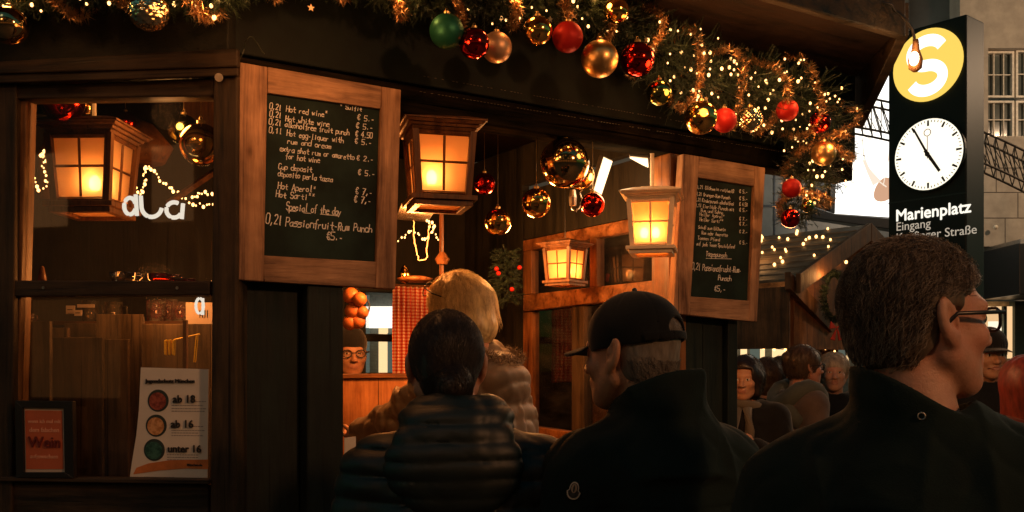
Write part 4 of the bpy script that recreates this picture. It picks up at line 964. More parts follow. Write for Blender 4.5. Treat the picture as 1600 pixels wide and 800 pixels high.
for x0, x1, y0, y1, mm_ in ((566,640,478,512,white),(590,604,512,600,cream),(626,640,540,575,cream),(560,575,460,600,green),(604,620,520,600,green),(850,862,540,575,white),(1000,1012,410,440,cream),(960,980,425,440,cream)):
    m = MB(); sbx(x0,y0,x1,y1,.1,.16,m); m.build('lit_window', mm_, sf)
# station pylon
a0 = Vector((.392*9, 9, 0)); a1 = Vector((1510-800, 0, 0)); Yr = 8.43; a1 = Vector((710/F*Yr, Yr, 0)); ud = (a1-a0).normalized(); FPY = dict(o=a0, u=ud, v=Vector((-ud.y, ud.x, 0)), rot=0); wp = (a1-a0).length
zt = P(0,22,8.43).z; zt = (P(0,56,9).z+zt)/2
py = empty('station_pylon', (a0+a1)/2, 'tall black station pylon with a yellow S sign, a lit clock and white lettering', 'pylon')
pym = plain('black_enamel', (.013,.017,.015), .5, var=.15, bmp=.03, scale=2, spec=.25)
m = MB(); m.box(FPY, 0, wp, 0, .34, 0, zt); m.build('pylon_body', pym, py, bevel=.012)
m = MB(); 
for yy in (310,): z = hit(FPY, 1450, yy, 0)[2]; m.box(FPY, .0, wp, -.002, -.0005, z, z+.012)
m.build('panel_seam', M['black'], py)
def ring(mb, fr, cu, cz, ru, rz, v, th, n=48, m_=0, hole=None):
    pts = [(cu+ru*math.cos(2*PI*i/n), cz+rz*math.sin(2*PI*i/n)) for i in range(n)]
    mb.prism([fp(fr, a, v, b) for a, b in pts], [fp(fr, a, v+th, b) for a, b in pts], m_)
cu, _, cz = hit(FPY, 1450, 102, 0); rS = .325
ylw = glow('yellow_lit_disc', (.85,.56,.10), .78); wht = glow('white_lit_letter', (1,.96,.86), 1.05)
sg = MB(); ring(sg, FPY, cu, cz, rS, rS, -.02, .02); sg = sg.build('round_sign', ylw, py)
# broad S drawn as a swept band
def Sband():
    n = 60; c = []
    for i in range(n+1):
        t_ = i/n
        if t_ < .5:
            a = math.radians(20+ (270-20)*t_*2); c.append((.118*math.cos(a)*1.25, .092+.098*math.sin(a)))
        else:
            a = math.radians(90-(250)*(t_-.5)*2); c.append((.118*math.cos(a)*1.25, -.104+.098*math.sin(a)))
    return c
cs = Sband(); w = .046; m = MB(); L_, R_ = [], []
for i, (x, y) in enumerate(cs):
    x0, y0 = cs[max(0,i-1)]; x1, y1 = cs[min(len(cs)-1,i+1)]; dx, dy = x1-x0, y1-y0; l = math.hypot(dx,dy)
    L_.append((x-dy/l*w, y+dx/l*w)); R_.append((x+dy/l*w, y-dx/l*w))
for i in range(len(cs)-1):
    q = [L_[i], L_[i+1], R_[i+1], R_[i]]
    m.prism([fp(FPY, cu+a, -.026, cz+b*1.15) for a, b in q], [fp(FPY, cu+a, -.021, cz+b*1.15) for a, b in q])
m.build('letter', wht, sg)
cu, _, cz = hit(FPY, 1453, 242, 0); rC = .32
m = MB(); ring(m, FPY, cu, cz, rC, rC, -.03, .03); clk = m.build('clock_face', glow('lit_clock_face', (1,.90,.70), .88), py)
m = MB()
for i in range(48):
    a, b = 2*PI*i/48, 2*PI*(i+1)/48; q = [(math.cos(a)*rC*1.0, math.sin(a)*rC*1.0),(math.cos(b)*rC, math.sin(b)*rC),(math.cos(b)*rC*1.05, math.sin(b)*rC*1.05),(math.cos(a)*rC*1.05, math.sin(a)*rC*1.05)]
    m.prism([fp(FPY, cu+x, -.034, cz+y) for x, y in q], [fp(FPY, cu+x, -.001, cz+y) for x, y in q])
m.build('clock_rim', pym, clk)
def hand(mb, ang, l0, l1, w, v):
    a = math.radians(90-ang); d = (math.cos(a), math.sin(a)); n = (-d[1], d[0])
    q = [(d[0]*l0+n[0]*w, d[1]*l0+n[1]*w),(d[0]*l1+n[0]*w*.8, d[1]*l1+n[1]*w*.8),(d[0]*l1-n[0]*w*.8, d[1]*l1-n[1]*w*.8),(d[0]*l0-n[0]*w, d[1]*l0-n[1]*w)]
    mb.prism([fp(FPY, cu+x, v, cz+y) for x, y in q], [fp(FPY, cu+x, v+.003, cz+y) for x, y in q])
hm = plain('clock_hand_brown', (.05,.03,.02), .5, bmp=0)
m = MB()
for i in range(60): hand(m, i*6, rC*(.80 if i % 5 == 0 else .90), rC*.96, .010 if i % 5 == 0 else .0035, -.035)
m.build('dial', hm, clk)
m = MB(); hand(m, 147, -.05, .20, .016, -.040); m.build('hour_hand', hm, clk)
m = MB(); hand(m, 332, -.06, .285, .011, -.044); m.build('minute_hand', hm, clk)
m = MB(); hand(m, 0, -.04, .16, .003, -.048)
for i in range(20):
    a = 2*PI*i/20; p = [(math.cos(a+d_)*r_, .195+math.sin(a+d_)*r_) for d_, r_ in ((0,.028),(.32,.028),(.32,.034),(0,.034))]
    m.prism([fp(FPY, cu+x, -.048, cz+y) for x, y in p], [fp(FPY, cu+x, -.045, cz+y) for x, y in p])
m.build('second_hand', plain('red_second_hand', (.35,.10,.05), .5, bmp=0), clk)
m = MB(); ring(m, FPY, cu, cz, .022, .022, -.052, .006, 16); m.build('clock_hub', hm, clk)
m = MB(); m2 = MB()
u, _, z = hit(FPY, 1399, 346, 0); put_text(m, 'Marienplatz', fp(FPY, u, -.004, z), FPY['u'], Vector((0,0,1)), .150, bold=.006)
vs_w = None
for s, y in (('Eingang', 361), ('Kaufinger Straße', 378)):
    u, _, z = hit(FPY, 1400, y, 0); put_text(m2, s, fp(FPY, u, -.004, z), FPY['u'], Vector((0,0,1)), .112, 0.0)
m.build('lettering', glow('lit_white_lettering', (1,.93,.78), .75), py); m2.build('lettering', glow('lit_dim_lettering', (.6,.50,.38), .5), py)
m = MB(); m.box(FPY, -.05, wp+.05, -.05, .39, 0, .12); m.build('pylon_base', M['stone'], py, bevel=.01)
# lattice arch behind the pylon
t = empty('lattice_arch', P(1450,230,10.5), 'bare lattice of thin metal rods spanning behind the station pylon', 'lattice arch')
m = MB(); n = 22; A0, A1 = P(1332,165,10.5), P(1660,262,10.5)
def la(s, k):
    p = A0.lerp(A1, s); p.z += -.5*(s*2-.7)**2*.25; return p+Vector((0, (k % 2)*.25, (.17 if k < 2 else -.17)))
for k in range(4): m.tube([la(i/n, k) for i in range(n+1)], .014, 5)
for i in range(n):
    for k, k2 in ((0,2),(1,3),(0,1),(2,3)): m.tube([la(i/n,k), la((i+1)/n,k2)], .007, 4)
    m.tube([la(i/n,0), la(i/n,2)], .006, 4); m.tube([la(i/n+.5/n,2), la(i/n,1)], .006, 4)
m.build('rods', plain('dull_bronze_rod', (.10,.08,.06), .5), t)
for q in (A1,): m = MB(); m.tube([(q.x, q.y+.12, 0), (q.x, q.y+.12, q.z)], .05, 8); m.build('mast', M['black'], t)
# gooseneck lamp on the eave
gl = empty('gooseneck_lamp', hw(FS,1340,-20,-.42), 'curved gooseneck lamp with a small lit shade reaching from the eave over the S sign', 'lamp')
Yg = 3.35
q = chain([P(1300,30,Yg+.15),P(1330,-8,Yg+.05),P(1362,-4,Yg),P(1395,12,Yg),P(1418,38,Yg),P(1430,64,Yg)], 20)
m = MB(); m.tube(q, .0055, 8); m.build('lamp_arm', M['black'], gl, smooth=True)
ax = (P(1430,112,Yg)-P(1431,62,Yg)).normalized(); c = P(1431,62,Yg)
m = MB(); m.tube([c, c+ax*.02, c+ax*.035, c+ax*.07, c+ax*.10, c+ax*.112], [.009,.012,.013,.025,.022,.008], 14); m.build('lamp_shade', wood('shade_copper', (.25,.10,.04), (.55,.28,.13), 0, 'z', .5), gl, smooth=True)
m = MB(); m.sphere(c+ax*.072+Vector((-.010,-.014,0)), .016, 10, 0, (1,1,1.6)); m.build('bulb', glow('gooseneck_bulb_light', (1,.80,.50), 8, False), gl, smooth=True)
lamp('gooseneck_light', c+ax*.08+Vector((-.06,-.06,0)), .9, (1,.55,.22), .02)
m = MB(); m.tube(chain([hw(FS,372,95,-.06),hw(FS,388,60,-.1),hw(FS,398,58,-.1),hw(FS,412,82,-.08)],12), .0016, 5); simple('cable', m, M['wire'], 'thin dark cable loop above the English menu board', 'cable')
# ================================================================== PEOPLE: smooth-union distance fields meshed with surface nets
def ell(p, c, r):
    q = (p-np.array(c))/np.array(r); k0 = np.linalg.norm(q, axis=1); k1 = np.linalg.norm(q/np.array(r), axis=1)+1e-9
    return k0*(k0-1)/k1
def cap(p, a, b, ra, rb):
    a = np.array(a, float); b = np.array(b, float); ba = b-a; pa = p-a
    h = np.clip((pa@ba)/(ba@ba), 0, 1); return np.linalg.norm(pa-h[:, None]*ba, axis=1)-(ra+(rb-ra)*h)
def smin(a, b, k): h = np.clip(.5+.5*(b-a)/k, 0, 1); return b*(1-h)+a*h-k*h*(1-h)
def smax(a, b, k): return -smin(-a, -b, k)
_fr = np.random.default_rng(11); _FD = _fr.normal(size=(14, 3)); _FD /= np.linalg.norm(_FD, axis=1)[:, None]; _FPH = _fr.uniform(0, 6.28, 14); _FW = _fr.uniform(.6, 1.7, 14)
def wav(p, s, seed=0):
    o = 0
    for i in range(5):
        j = (i+seed*3) % 14; o = o+np.sin((p@_FD[j])*s*_FW[j]+_FPH[j]+1.3*np.sin((p@_FD[(j+5) % 14])*s*.6))
    return o/5
def ridge(p, s, seed=0): return (1-np.abs(wav(p, s, seed))*1.6).clip(0, 1)**3
def nets(f, lo, hi, h):
    lo = np.array(lo, float); hi = np.array(hi, float); B = 6
    nb = np.ceil((hi-lo)/(h*B)).astype(int); n = nb*B+1
    D = np.full(n, 1.0, np.float32)
    bi = np.stack(np.meshgrid(*[np.arange(k) for k in nb], indexing='ij'), -1).reshape(-1, 3)
    c = lo+(bi+.5)*B*h; dc = f(c)
    far = np.abs(dc) > B*h*1.5
    off = np.stack(np.meshgrid(*[np.arange(B+1)]*3, indexing='ij'), -1).reshape(-1, 3)
    for b, d in zip(bi[far], dc[far]):
        if d < 0: D[b[0]*B:b[0]*B+B+1, b[1]*B:b[1]*B+B+1, b[2]*B:b[2]*B+B+1] = -1.0
    nb_ = bi[~far]
    for k in range(0, len(nb_), 800):
        idx = (nb_[k:k+800, None, :]*B+off[None]).reshape(-1, 3)
        D[idx[:, 0], idx[:, 1], idx[:, 2]] = f(lo+idx*h)
    S = D < 0
    cs = [(i, j, k) for i in (0, 1) for j in (0, 1) for k in (0, 1)]
    cnt = sum(S[i:n[0]-1+i, j:n[1]-1+j, k:n[2]-1+k].astype(np.int8) for i, j, k in cs)
    act = np.argwhere((cnt > 0) & (cnt < 8)); ids = np.full(cnt.shape, -1, np.int64); ids[act[:, 0], act[:, 1], act[:, 2]] = np.arange(len(act))
    val = {c_: D[act[:, 0]+c_[0], act[:, 1]+c_[1], act[:, 2]+c_[2]] for c_ in cs}
    acc = np.zeros((len(act), 3)); num = np.zeros(len(act))
    for a in cs:
        for ax in range(3):
            if a[ax] == 0:
                b = list(a); b[ax] = 1; b = tuple(b); va, vb = val[a], val[b]; m = (va < 0) != (vb < 0)
                t = np.where(m, va/np.where(m, va-vb, 1), 0); pt = np.array(a, float)[None]+np.zeros((len(act), 3)); pt[:, ax] += t
                acc[m] += pt[m]; num[m] += 1
    V = lo+(act+acc/num[:, None])*h
    Fs = []
    for ax in range(3):
        u, v = (ax+1) % 3, (ax+2) % 3
        sl0 = [slice(None)]*3; sl1 = [slice(None)]*3; sl0[ax] = slice(0, n[ax]-1); sl1[ax] = slice(1, n[ax])
        a, b = S[tuple(sl0)], S[tuple(sl1)]; e = np.argwhere(a != b); e = e[(e[:, u] > 0) & (e[:, v] > 0) & (e[:, u] < n[u]-1) & (e[:, v] < n[v]-1)]
        fl = a[e[:, 0], e[:, 1], e[:, 2]]
        def cid(du, dv): q = e.copy(); q[:, u] -= du; q[:, v] -= dv; return ids[q[:, 0], q[:, 1], q[:, 2]]
        q = np.stack([cid(1, 1), cid(0, 1), cid(0, 0), cid(1, 0)], 1); q[~fl] = q[~fl][:, ::-1]; Fs.append(q)
    return V, np.concatenate(Fs)
def np_mesh(name, V, Fq, mats, parent=None, mi=None, smooth=True):
    me = bpy.data.meshes.new(name); me.vertices.add(len(V)); me.vertices.foreach_set('co', np.asarray(V, np.float32).ravel())
    k = Fq.shape[1]; me.loops.add(len(Fq)*k); me.loops.foreach_set('vertex_index', Fq.astype(np.int32).ravel())
    me.polygons.add(len(Fq)); me.polygons.foreach_set('loop_start', np.arange(len(Fq), dtype=np.int32)*k)
    me.update(calc_edges=True); me.validate()
    if mi is not None: me.polygons.foreach_set('material_index', mi.astype(np.int32))
    return link(name, me, mats, parent, smooth=smooth)
# skin, cloth and hair
def skin(name, col, warm=.5):
    m, nt, b = new_mat(name); v = coords(nt); f = noise(nt, v, 28, 5); f2 = noise(nt, v, 7, 3)
    lo = tuple(c*.80 for c in col); hi = tuple(min(1, c*1.12) for c in col); red = (col[0]*1.0, col[1]*.66, col[2]*.60)
    mx = N(nt, 'ShaderNodeMix', data_type='RGBA'); L(nt, ramp(nt, f2, [(.45,(0,0,0)),(.65,(.55,.55,.55))]), mx.inputs[0]); L(nt, ramp(nt, f, [(.3,lo),(.7,hi)]), mx.inputs[6]); mx.inputs[7].default_value = (*red, 1)
    L(nt, mx.outputs[2], b.inputs['Base Color']); b.inputs['Roughness'].default_value = .48; b.inputs['Subsurface Weight'].default_value = .15; b.inputs['Subsurface Radius'].default_value = (.6,.25,.12); b.inputs['Subsurface Scale'].default_value = .01
    bump(nt, b, noise(nt, v, 120, 6, .75, .6), .6, .0022); return m
def cloth(name, col, rough=.7, sheen=.2, scale=260, b_=.3, var=.25):
    m, nt, b = new_mat(name); v = coords(nt); f = noise(nt, v, 9, 4)
    L(nt, ramp(nt, f, [(.3,tuple(c*(1-var) for c in col)),(.7,tuple(c*(1+var) for c in col))]), b.inputs['Base Color']); b.inputs['Roughness'].default_value = rough
    b.inputs['Sheen Weight'].default_value = sheen; b.inputs['Sheen Roughness'].default_value = .5; b.inputs['Specular IOR Level'].default_value = .15 if rough > .7 else .5
    bump(nt, b, noise(nt, v, scale, 2), b_, .002); return m
def hairm(name, col, rough=.42):
    m, nt, b = new_mat(name); v = coords(nt, (1,1,.3)); f = noise(nt, v, 60, 4)
    L(nt, ramp(nt, f, [(.3,tuple(c*.45 for c in col)),(.75,tuple(min(1,c*1.35) for c in col))]), b.inputs['Base Color']); b.inputs['Roughness'].default_value = rough; b.inputs['Specular IOR Level'].default_value = .5
    return m
SK = skin('fair_skin', (.50,.27,.18)); SK2 = skin('warm_tan_skin', (.46,.24,.14)); 
EYEW = plain('eye_white', (.6,.55,.5), .2, bmp=0, var=.05); IRIS = plain('dark_iris', (.03,.02,.015), .1, bmp=0); LIP = plain('lip', (.38,.17,.12), .4, bmp=0, var=.1)
TR = cloth('dark_trousers', (.015,.016,.018)); SHOE = plain('black_shoe', (.012,.011,.010), .4)
def head_sdf(p, ear=1.0, jaw=1.0, fem=0.0):
    d = ell(p, (0,-.018,.030), (.076,.098,.086))
    d = smin(d, ell(p, (0,.030,-.030), (.060,.060,.086)), .03)
    d = smin(d, cap(p, (-.054,.002,-.052), (-.020,.058,-.094), .020*jaw, .017*jaw), .03); d = smin(d, cap(p, (.054,.002,-.052), (.020,.058,-.094), .020*jaw, .017*jaw), .03)
    d = smin(d, ell(p, (0,.064,-.097), (.026*jaw,.024,.020)), .02)
    d = smin(d, ell(p, (0,.076,.022), (.050,.014,.012)), .02)
    for s in (-1, 1):
        d = smin(d, ell(p, (s*.040,.060,-.026), (.024,.022,.020)), .02)
        d = smax(d, -ell(p, (s*.032,.106,.003), (.019,.024,.013)), .012)
        d = smin(d, ell(p, (s*.031,.0755,.002), (.0135,.0135,.012)), .002)
        d = smin(d, cap(p, (s*.016,.088,.013), (s*.046,.074,.012), .0045, .004), .006)
    d = smin(d, cap(p, (0,.084,.008), (0,.110,-.032), .0075, .0115), .012)
    for s in (-1, 1): d = smin(d, ell(p, (s*.013,.098,-.035), (.009,.012,.008)), .008)
    d = smin(d, ell(p, (0,.078,-.062), (.030,.018,.022)), .015)
    d = smin(d, ell(p, (0,.093,-.058), (.021,.008,.0055)), .005); d = smin(d, ell(p, (0,.091,-.069), (.018,.008,.0065)), .005)
    d = smax(d, -ell(p, (0,.101,-.0635), (.022,.010,.0016)), .003)
    for s in (-1, 1):
        d = smax(d, -cap(p, (s*.022,.092,-.038), (s*.032,.080,-.070), .0022, .0014), .008)
    if ear:
        for s in (-1, 1):
            q = p.copy(); q[:, 1] = p[:, 1]+.25*(p[:, 2]+.004)+.0; q[:, 0] = p[:, 0]-s*(.0-.35*(p[:, 1]+.01))*.9
            e = ell(q, (s*.082,-.012,-.004), (.0105,.0195*ear,.034*ear)); e = smin(e, ell(q, (s*.079,-.006,-.032), (.007,.010,.012)), .008)
            e = smax(e, -ell(q, (s*.0945,-.010,.004), (.0105,.0115,.0225)), .004)
            e = smin(e, cap(q, (s*.0855,-.018,.016), (s*.0855,-.020,-.012), .0032, .003), .003)
            e = smax(e, -ell(q, (s*.090,.000,-.010), (.010,.006,.008)), .003)
            e = smin(e, ell(q, (s*.082,.005,-.008), (.004,.004,.006)), .003)
            d = smin(d, e, .006)
    return d
def rotm(yaw, pitch=0, roll=0):
    return np.array((Matrix.Rotation(yaw, 3, 'Z') @ Matrix.Rotation(pitch, 3, 'X') @ Matrix.Rotation(roll, 3, 'Y')))
def person(label, hpos, yaw=0, pitch=0, roll=0, byaw=None, h=.006, floor=0.0, skinm=SK, lean=(0,0), hs=1.0, wide=1.0, coat=None, coat_mat=None, hem=.80, puff=0, pitchp=.055, collar=None, hair=None, hair_mat=None, hair_h=None,
           arms=None, fist=None, extra=None, legs=True, ear=1.0, jaw=1.0, head_off=(0,.02), wrinkle=.004, thick=0.0, shoulder=1.41, group=None, hang=True):
    hpos = Vector(hpos); byaw = yaw if byaw is None else byaw
    s = (hpos.z-floor)/1.63; RB = rotm(byaw); RH = rotm(yaw, pitch, roll)
    base = np.array(hpos)-RB@np.array([head_off[0]*s, head_off[1]*s, 0])-np.array([lean[0], lean[1], 0]); base[2] = floor
    t = empty('person', tuple(base), label, 'person', group)
    def tob(p):
        q = p-base; k = np.clip(q[:, 2:3]/(1.63*s), 0, 1.1)**1.5; q = q.copy(); q[:, :2] -= k*np.array(lean)[None]; return (q@RB)/s
    def toh(p): return ((p-np.array(hpos))@RH)/(s*hs)
    A = dict(L=[(-.172,-.01,shoulder),(-.215,-.03,1.13),(-.205,.06,.90)], R=[(.172,-.01,shoulder),(.215,-.03,1.13),(.205,.06,.90)])
    if arms: A.update(arms)
    nb = (0, -.025, 1.47)
    def hand(q, side):
        e, w = np.array(A[side][1], float), np.array(A[side][2], float); d = (w-e)/np.linalg.norm(w-e); sx = 1 if side == 'R' else -1
        up = np.array([0,1.,0]); n = np.cross(d, up); n = np.array([1.,0,0]) if np.linalg.norm(n) < .1 else n/np.linalg.norm(n); f_ = np.cross(n, d)
        pc = w+d*.055; o = cap(q, w, w+d*.02, .026, .026)
        o = smin(o, ell((q-pc)@np.stack([n, f_, d], 1), (0,0,0), (.016,.040,.045)), .015)
        curl = 1.0 if fist == side else .35
        for k in range(4):
            a = pc+f_*(.030-.020*k)+d*.036; L_ = (.040,.045,.042,.033)[k]
            b = a+(d*math.cos(curl*.9)-n*sx*math.sin(curl*.9))*L_*.75; c = b+(d*math.cos(curl*2.3)-n*sx*math.sin(curl*2.3))*L_*.6; e_ = c+(d*math.cos(curl*3.2)-n*sx*math.sin(curl*3.2))*L_*.45
            o = smin(o, np.minimum(np.minimum(cap(q, a, b, .0095,.009), cap(q, b, c, .009,.0082)), cap(q, c, e_, .0082,.007)), .003)
        a = pc+f_*.030-d*.02; b = a+(f_*.6+d*.6-n*sx*.4)*.032; c = b+(d*.9-n*sx*.5)*.028
        return smin(o, np.minimum(cap(q, a, b, .013,.010), cap(q, b, c, .010,.008)), .008)
    def body(p):
        q = tob(p)
        d = cap(q, (0,-.01,1.36), (0,-.01,1.05), .10, .10); d = smin(d, cap(q, (-.13,-.01,1.36), (.13,-.01,1.36), .05, .05), .05); d = smin(d, cap(q, (-.06,0,.95), (.06,0,.95), .10,.10), .05)
        for sd in 'LR':
            a, b, c = A[sd]; d = smin(d, cap(q, a, b, .038,.032), .03); d = smin(d, cap(q, b, c, .030,.022), .02)
        if legs:
            for x in (-1, 1):
                d = smin(d, cap(q, (x*.09,0,.92), (x*.095,.02,.5), .068,.045), .03); d = smin(d, cap(q, (x*.095,.02,.5), (x*.10,-.02,.09), .045,.03), .02); d = smin(d, cap(q, (x*.10,-.03,.035), (x*.105,.11,.03), .028,.024), .02)
        d = d*s
        hq = toh(p); hd = np.linalg.norm(hq, axis=1)
        # neck between body and head
        nbw = base+RB@(np.array(nb)*s)+np.array([lean[0], lean[1], 0])*1.0*((1.47/1.63)**1.5); hb = np.array(hpos)+RH@(np.array([0,-.030,-.050])*s*hs)
        d = smin(d, cap(p, nbw, hb, .060*s, .055*s*hs), .03)
        near = hd < .24
        if near.any():
            g = d[near]; g = smin(g, head_sdf(hq[near], ear, jaw)*s*hs, .012); d[near] = g
        for sd in 'LR':
            w = np.array(A[sd][2]); m = np.linalg.norm(q-w, axis=1) < .2
            if m.any(): d[m] = smin(d[m], hand(q[m], sd)*s, .01)
        return d
    ext = .62*s+max(abs(lean[0]), abs(lean[1]))
    lo = np.array([min(hpos.x, base[0])-ext, min(hpos.y, base[1])-ext, floor-.02]); hi = np.array([max(hpos.x, base[0])+ext, max(hpos.y, base[1])+ext, hpos.z+.2])
    V, Fq = nets(body, lo, hi, h); cen = V[Fq].mean(1); hc = toh(cen); mi = np.zeros(len(Fq), int)
    for sx in (-1, 1):
        eye = np.linalg.norm(hc-np.array([sx*.031,.078,.002]), axis=1) < .0145; eye &= (hc[:, 1] > .0815) & (np.abs(hc[:, 2]-.002) < .0065) & (np.abs(hc[:, 0]-sx*.031) < .0115); mi[eye] = 1
        ir = eye & (np.hypot(hc[:, 0]-sx*.031, hc[:, 2]-.002) < .0058); mi[ir] = 2
    lp = (np.abs(hc[:, 0]) < .021) & (hc[:, 1] > .090) & (hc[:, 2] > -.0755) & (hc[:, 2] < -.0535); mi[lp] = 3
    np_mesh('body', V, Fq, [skinm, EYEW, IRIS, LIP], t, mi)
    # trousers and shoes
    if legs:
        def tr(p):
            q = tob(p); d = cap(q, (-.07,0,.93), (.07,0,.93), .125,.125)
            for x in (-1, 1): d = smin(d, cap(q, (x*.09,0,.90), (x*.095,.02,.5), .092,.068), .03); d = smin(d, cap(q, (x*.095,.02,.5), (x*.10,-.02,.10), .068,.058), .02)
            return (smax(d, .085-q[:, 2], .005)+.003*wav(q, 30))*s
        V, Fq = nets(tr, lo, np.array([hi[0], hi[1], floor+1.08*s]), .016); np_mesh('trousers', V, Fq, [TR], t)
        def sh(p):
            q = tob(p); d = 9
            for x in (-1, 1): d = np.minimum(d, smin(cap(q, (x*.10,-.05,.045), (x*.108,.14,.04), .046,.042), cap(q, (x*.10,-.02,.05), (x*.10,-.02,.13), .045,.045), .02))
            return smax(d, -q[:, 2], .004)*s
        V, Fq = nets(sh, lo-np.array([0,0,.02]), np.array([hi[0], hi[1], floor+.2*s]), .012); np_mesh('shoes', V, Fq, [SHOE], t)
    # coat
    sh_z = shoulder
    def jacket(p):
        q = tob(p); w_ = wide
        d = ell(q, (0,-.012,1.22), (.200*w_+thick,.140+thick,.30)); d = smin(d, ell(q, (0,0,.96), (.190*w_+thick,.148+thick,.30)), .08)
        d = smin(d, cap(q, (-.15*w_,-.02,sh_z-.01), (.15*w_,-.02,sh_z-.01), .070+thick*.6,.070+thick*.6), .07)
        d = smin(d, cap(q, (-.045,-.03,sh_z+.030), (.045,-.03,sh_z+.030), .052+thick*.3,.052+thick*.3), .06)
        d0 = d
        for sd in 'LR':
            a, b, c = [np.array(k, float) for k in A[sd]]; a = a*np.array([w_,1,1]); b = b*np.array([w_,1,1]); c_ = c*np.array([w_ if not fist == sd else 1,1,1]); e = b+(c_-b)*.95
            ar = smin(cap(q, a, b, .072+thick*.6, .062+thick*.5), cap(q, b, e, .060+thick*.5, .048+thick*.4), .02)
            d = smin(d, ar, .028)
        if puff:
            zz = q[:, 2]+.006*wav(q, 9); ph = zz/pitchp; sm = np.abs(np.sin(PI*ph)); d = d-puff*((sm+.003)**.36-.72)+puff*.30*wav(q*np.array([1,1,.5]), 42, 1)*(1-sm**4)+.0012*wav(q, 110, 2)
        d = d+wrinkle*.8*wav(q*np.array([1,1,.6]), 17, 2)-wrinkle*1.1*ridge(q*np.array([1,1,.55])+.02*wav(q, 9)[:, None], 24, 1)+wrinkle*.5*ridge(q*np.array([.8,1,1.3]), 48, 3)
        if not puff: d = d+.004*np.exp(-((q[:, 2]-1.325-.04*np.abs(q[:, 0]))/.004)**2)*(q[:, 1] < 0)*(np.abs(q[:, 0]) < .17)+.0035*np.exp(-(q[:, 0]/.004)**2)*(q[:, 1] < 0)*(q[:, 2] < 1.32)
        d = smax(d, hem-q[:, 2], .012)
        if collar:
            ch, cr, ct, tilt = collar[:4]; tx = collar[4] if len(collar) > 4 else 0   # height, radius, thickness, forward tilt
            z0 = sh_z+.03; r = np.hypot(q[:, 0], (q[:, 1]+.022+ (0)*q[:, 2])*1.0); zc = (q[:, 2]-z0)
            rad = cr+.004+.035*np.clip(.55-zc/ch, 0, 1.2)**1.3; shell = np.abs(r-rad)-ct
            top = q[:, 2]-(z0+ch-tilt*(q[:, 1]+.02)-tx*q[:, 0]); c2 = smax(smax(shell, top, .012), (z0-.05)-q[:, 2], .01)
            fm = smax(c2, .07-np.hypot(q[:, 0]*.8, q[:, 1]-.13), .01)
            if puff: fm = fm-.5*puff*(np.abs(np.sin(PI*q[:, 2]/.03))-.5)
            d = smin(d, fm+.003*wav(q, 30)-.004*ridge(q*np.array([1,1,2.2]), 26, 2), .030)
            hole = smax(np.hypot(q[:, 0], q[:, 1]+.022)-(rad-ct), z0-.0-q[:, 2], .01); d = smax(d, -hole, .008)
        if extra: d = extra(q, d)
        return d*s
    lo2 = lo.copy(); lo2[2] = floor+(hem-.05)*s
    hj = h*1.15
    V, Fq = nets(jacket, lo2, np.array([hi[0], hi[1], floor+1.72*s]), hj); np_mesh('jacket', V, Fq, [coat_mat], t)
    if hair:
        def hf(p): return hair(toh(p))*s*hs
        R_ = .26*s; V, Fq = nets(hf, np.array(hpos)-R_-np.array([0,0,.1]), np.array(hpos)+R_, hair_h or h); np_mesh('hair', V, Fq, [hair_mat], t)
    return t, tob, toh, (base, RB, RH, s, s*hs, np.array(hpos))
# --- hair shapes in head space
def no_face(p):
    return ((np.abs(p[:, 0]) > .055) & (p[:, 1] > -.040) & (p[:, 1] < .035) & (p[:, 2] < .034) & (p[:, 2] > -.06)) | ((p[:, 1] > .035) & (p[:, 2] < .045+.25*(p[:, 1]-.035))) | ((p[:, 1] > .0) & (p[:, 2] < -.0))
def hair_short(full=.010, front=.052, nape=-.075, curl=0.0, seed=0, ears=True, fine=.0015):
    def f(p):
        d = ell(p, (0,-.020,.034), (.078+full,.098+full,.086+full)); d = smin(d, ell(p, (0,-.045,-.030), (.066+full*.6,.060+full*.6,.055)), .03)
        d = smax(d, (p[:, 1]*.80-(p[:, 2])*.62)-front, .008)
        d = smax(d, nape-p[:, 2]+.25*np.clip(p[:, 1]+.05,0,1), .006)
        if ears: 
            for s in (-1, 1): d = smax(d, -(ell(p, (s*.09,.004,-.020), (.035,.030,.040))), .006)
            d = smax(d, np.minimum((p[:, 1]-.018)+0*p[:, 2], -(p[:, 2]-.035)*1.0), .006)
        return d+curl*wav(p, 55, seed)+curl*.5*wav(p, 120, seed+1)+fine*wav(p*np.array([1,1,.25]), 420, seed)
    return f
def hair_bob(ln=-.11, w=.018, seed=0, front=.062, wavy=.004):
    def f(p):
        d = ell(p, (0,-.020,.034), (.078+w,.098+w,.088+w)); d = smin(d, cap(p, (0,-.045,0), (0,-.05,ln+.04), .085+w, .070+w), .03)
        for s in (-1, 1): d = smin(d, cap(p, (s*.070,.0,.01), (s*.066,.005,ln+.03), .030+w*.5,.026+w*.4), .025)
        face = smax(np.abs(p[:, 0])-(.050+.10*np.clip(.04-p[:, 2], 0, 0)), np.maximum(-p[:, 1]+.03, p[:, 2]-.060), .01)
        d = smax(d, -face, .008); d = smax(d, p[:, 1]-.085, .01)
        return d+wavy*wav(p*np.array([1,1,.35]), 60, seed)+.0015*wav(p*np.array([1,1,.2]), 380, seed)
    return f
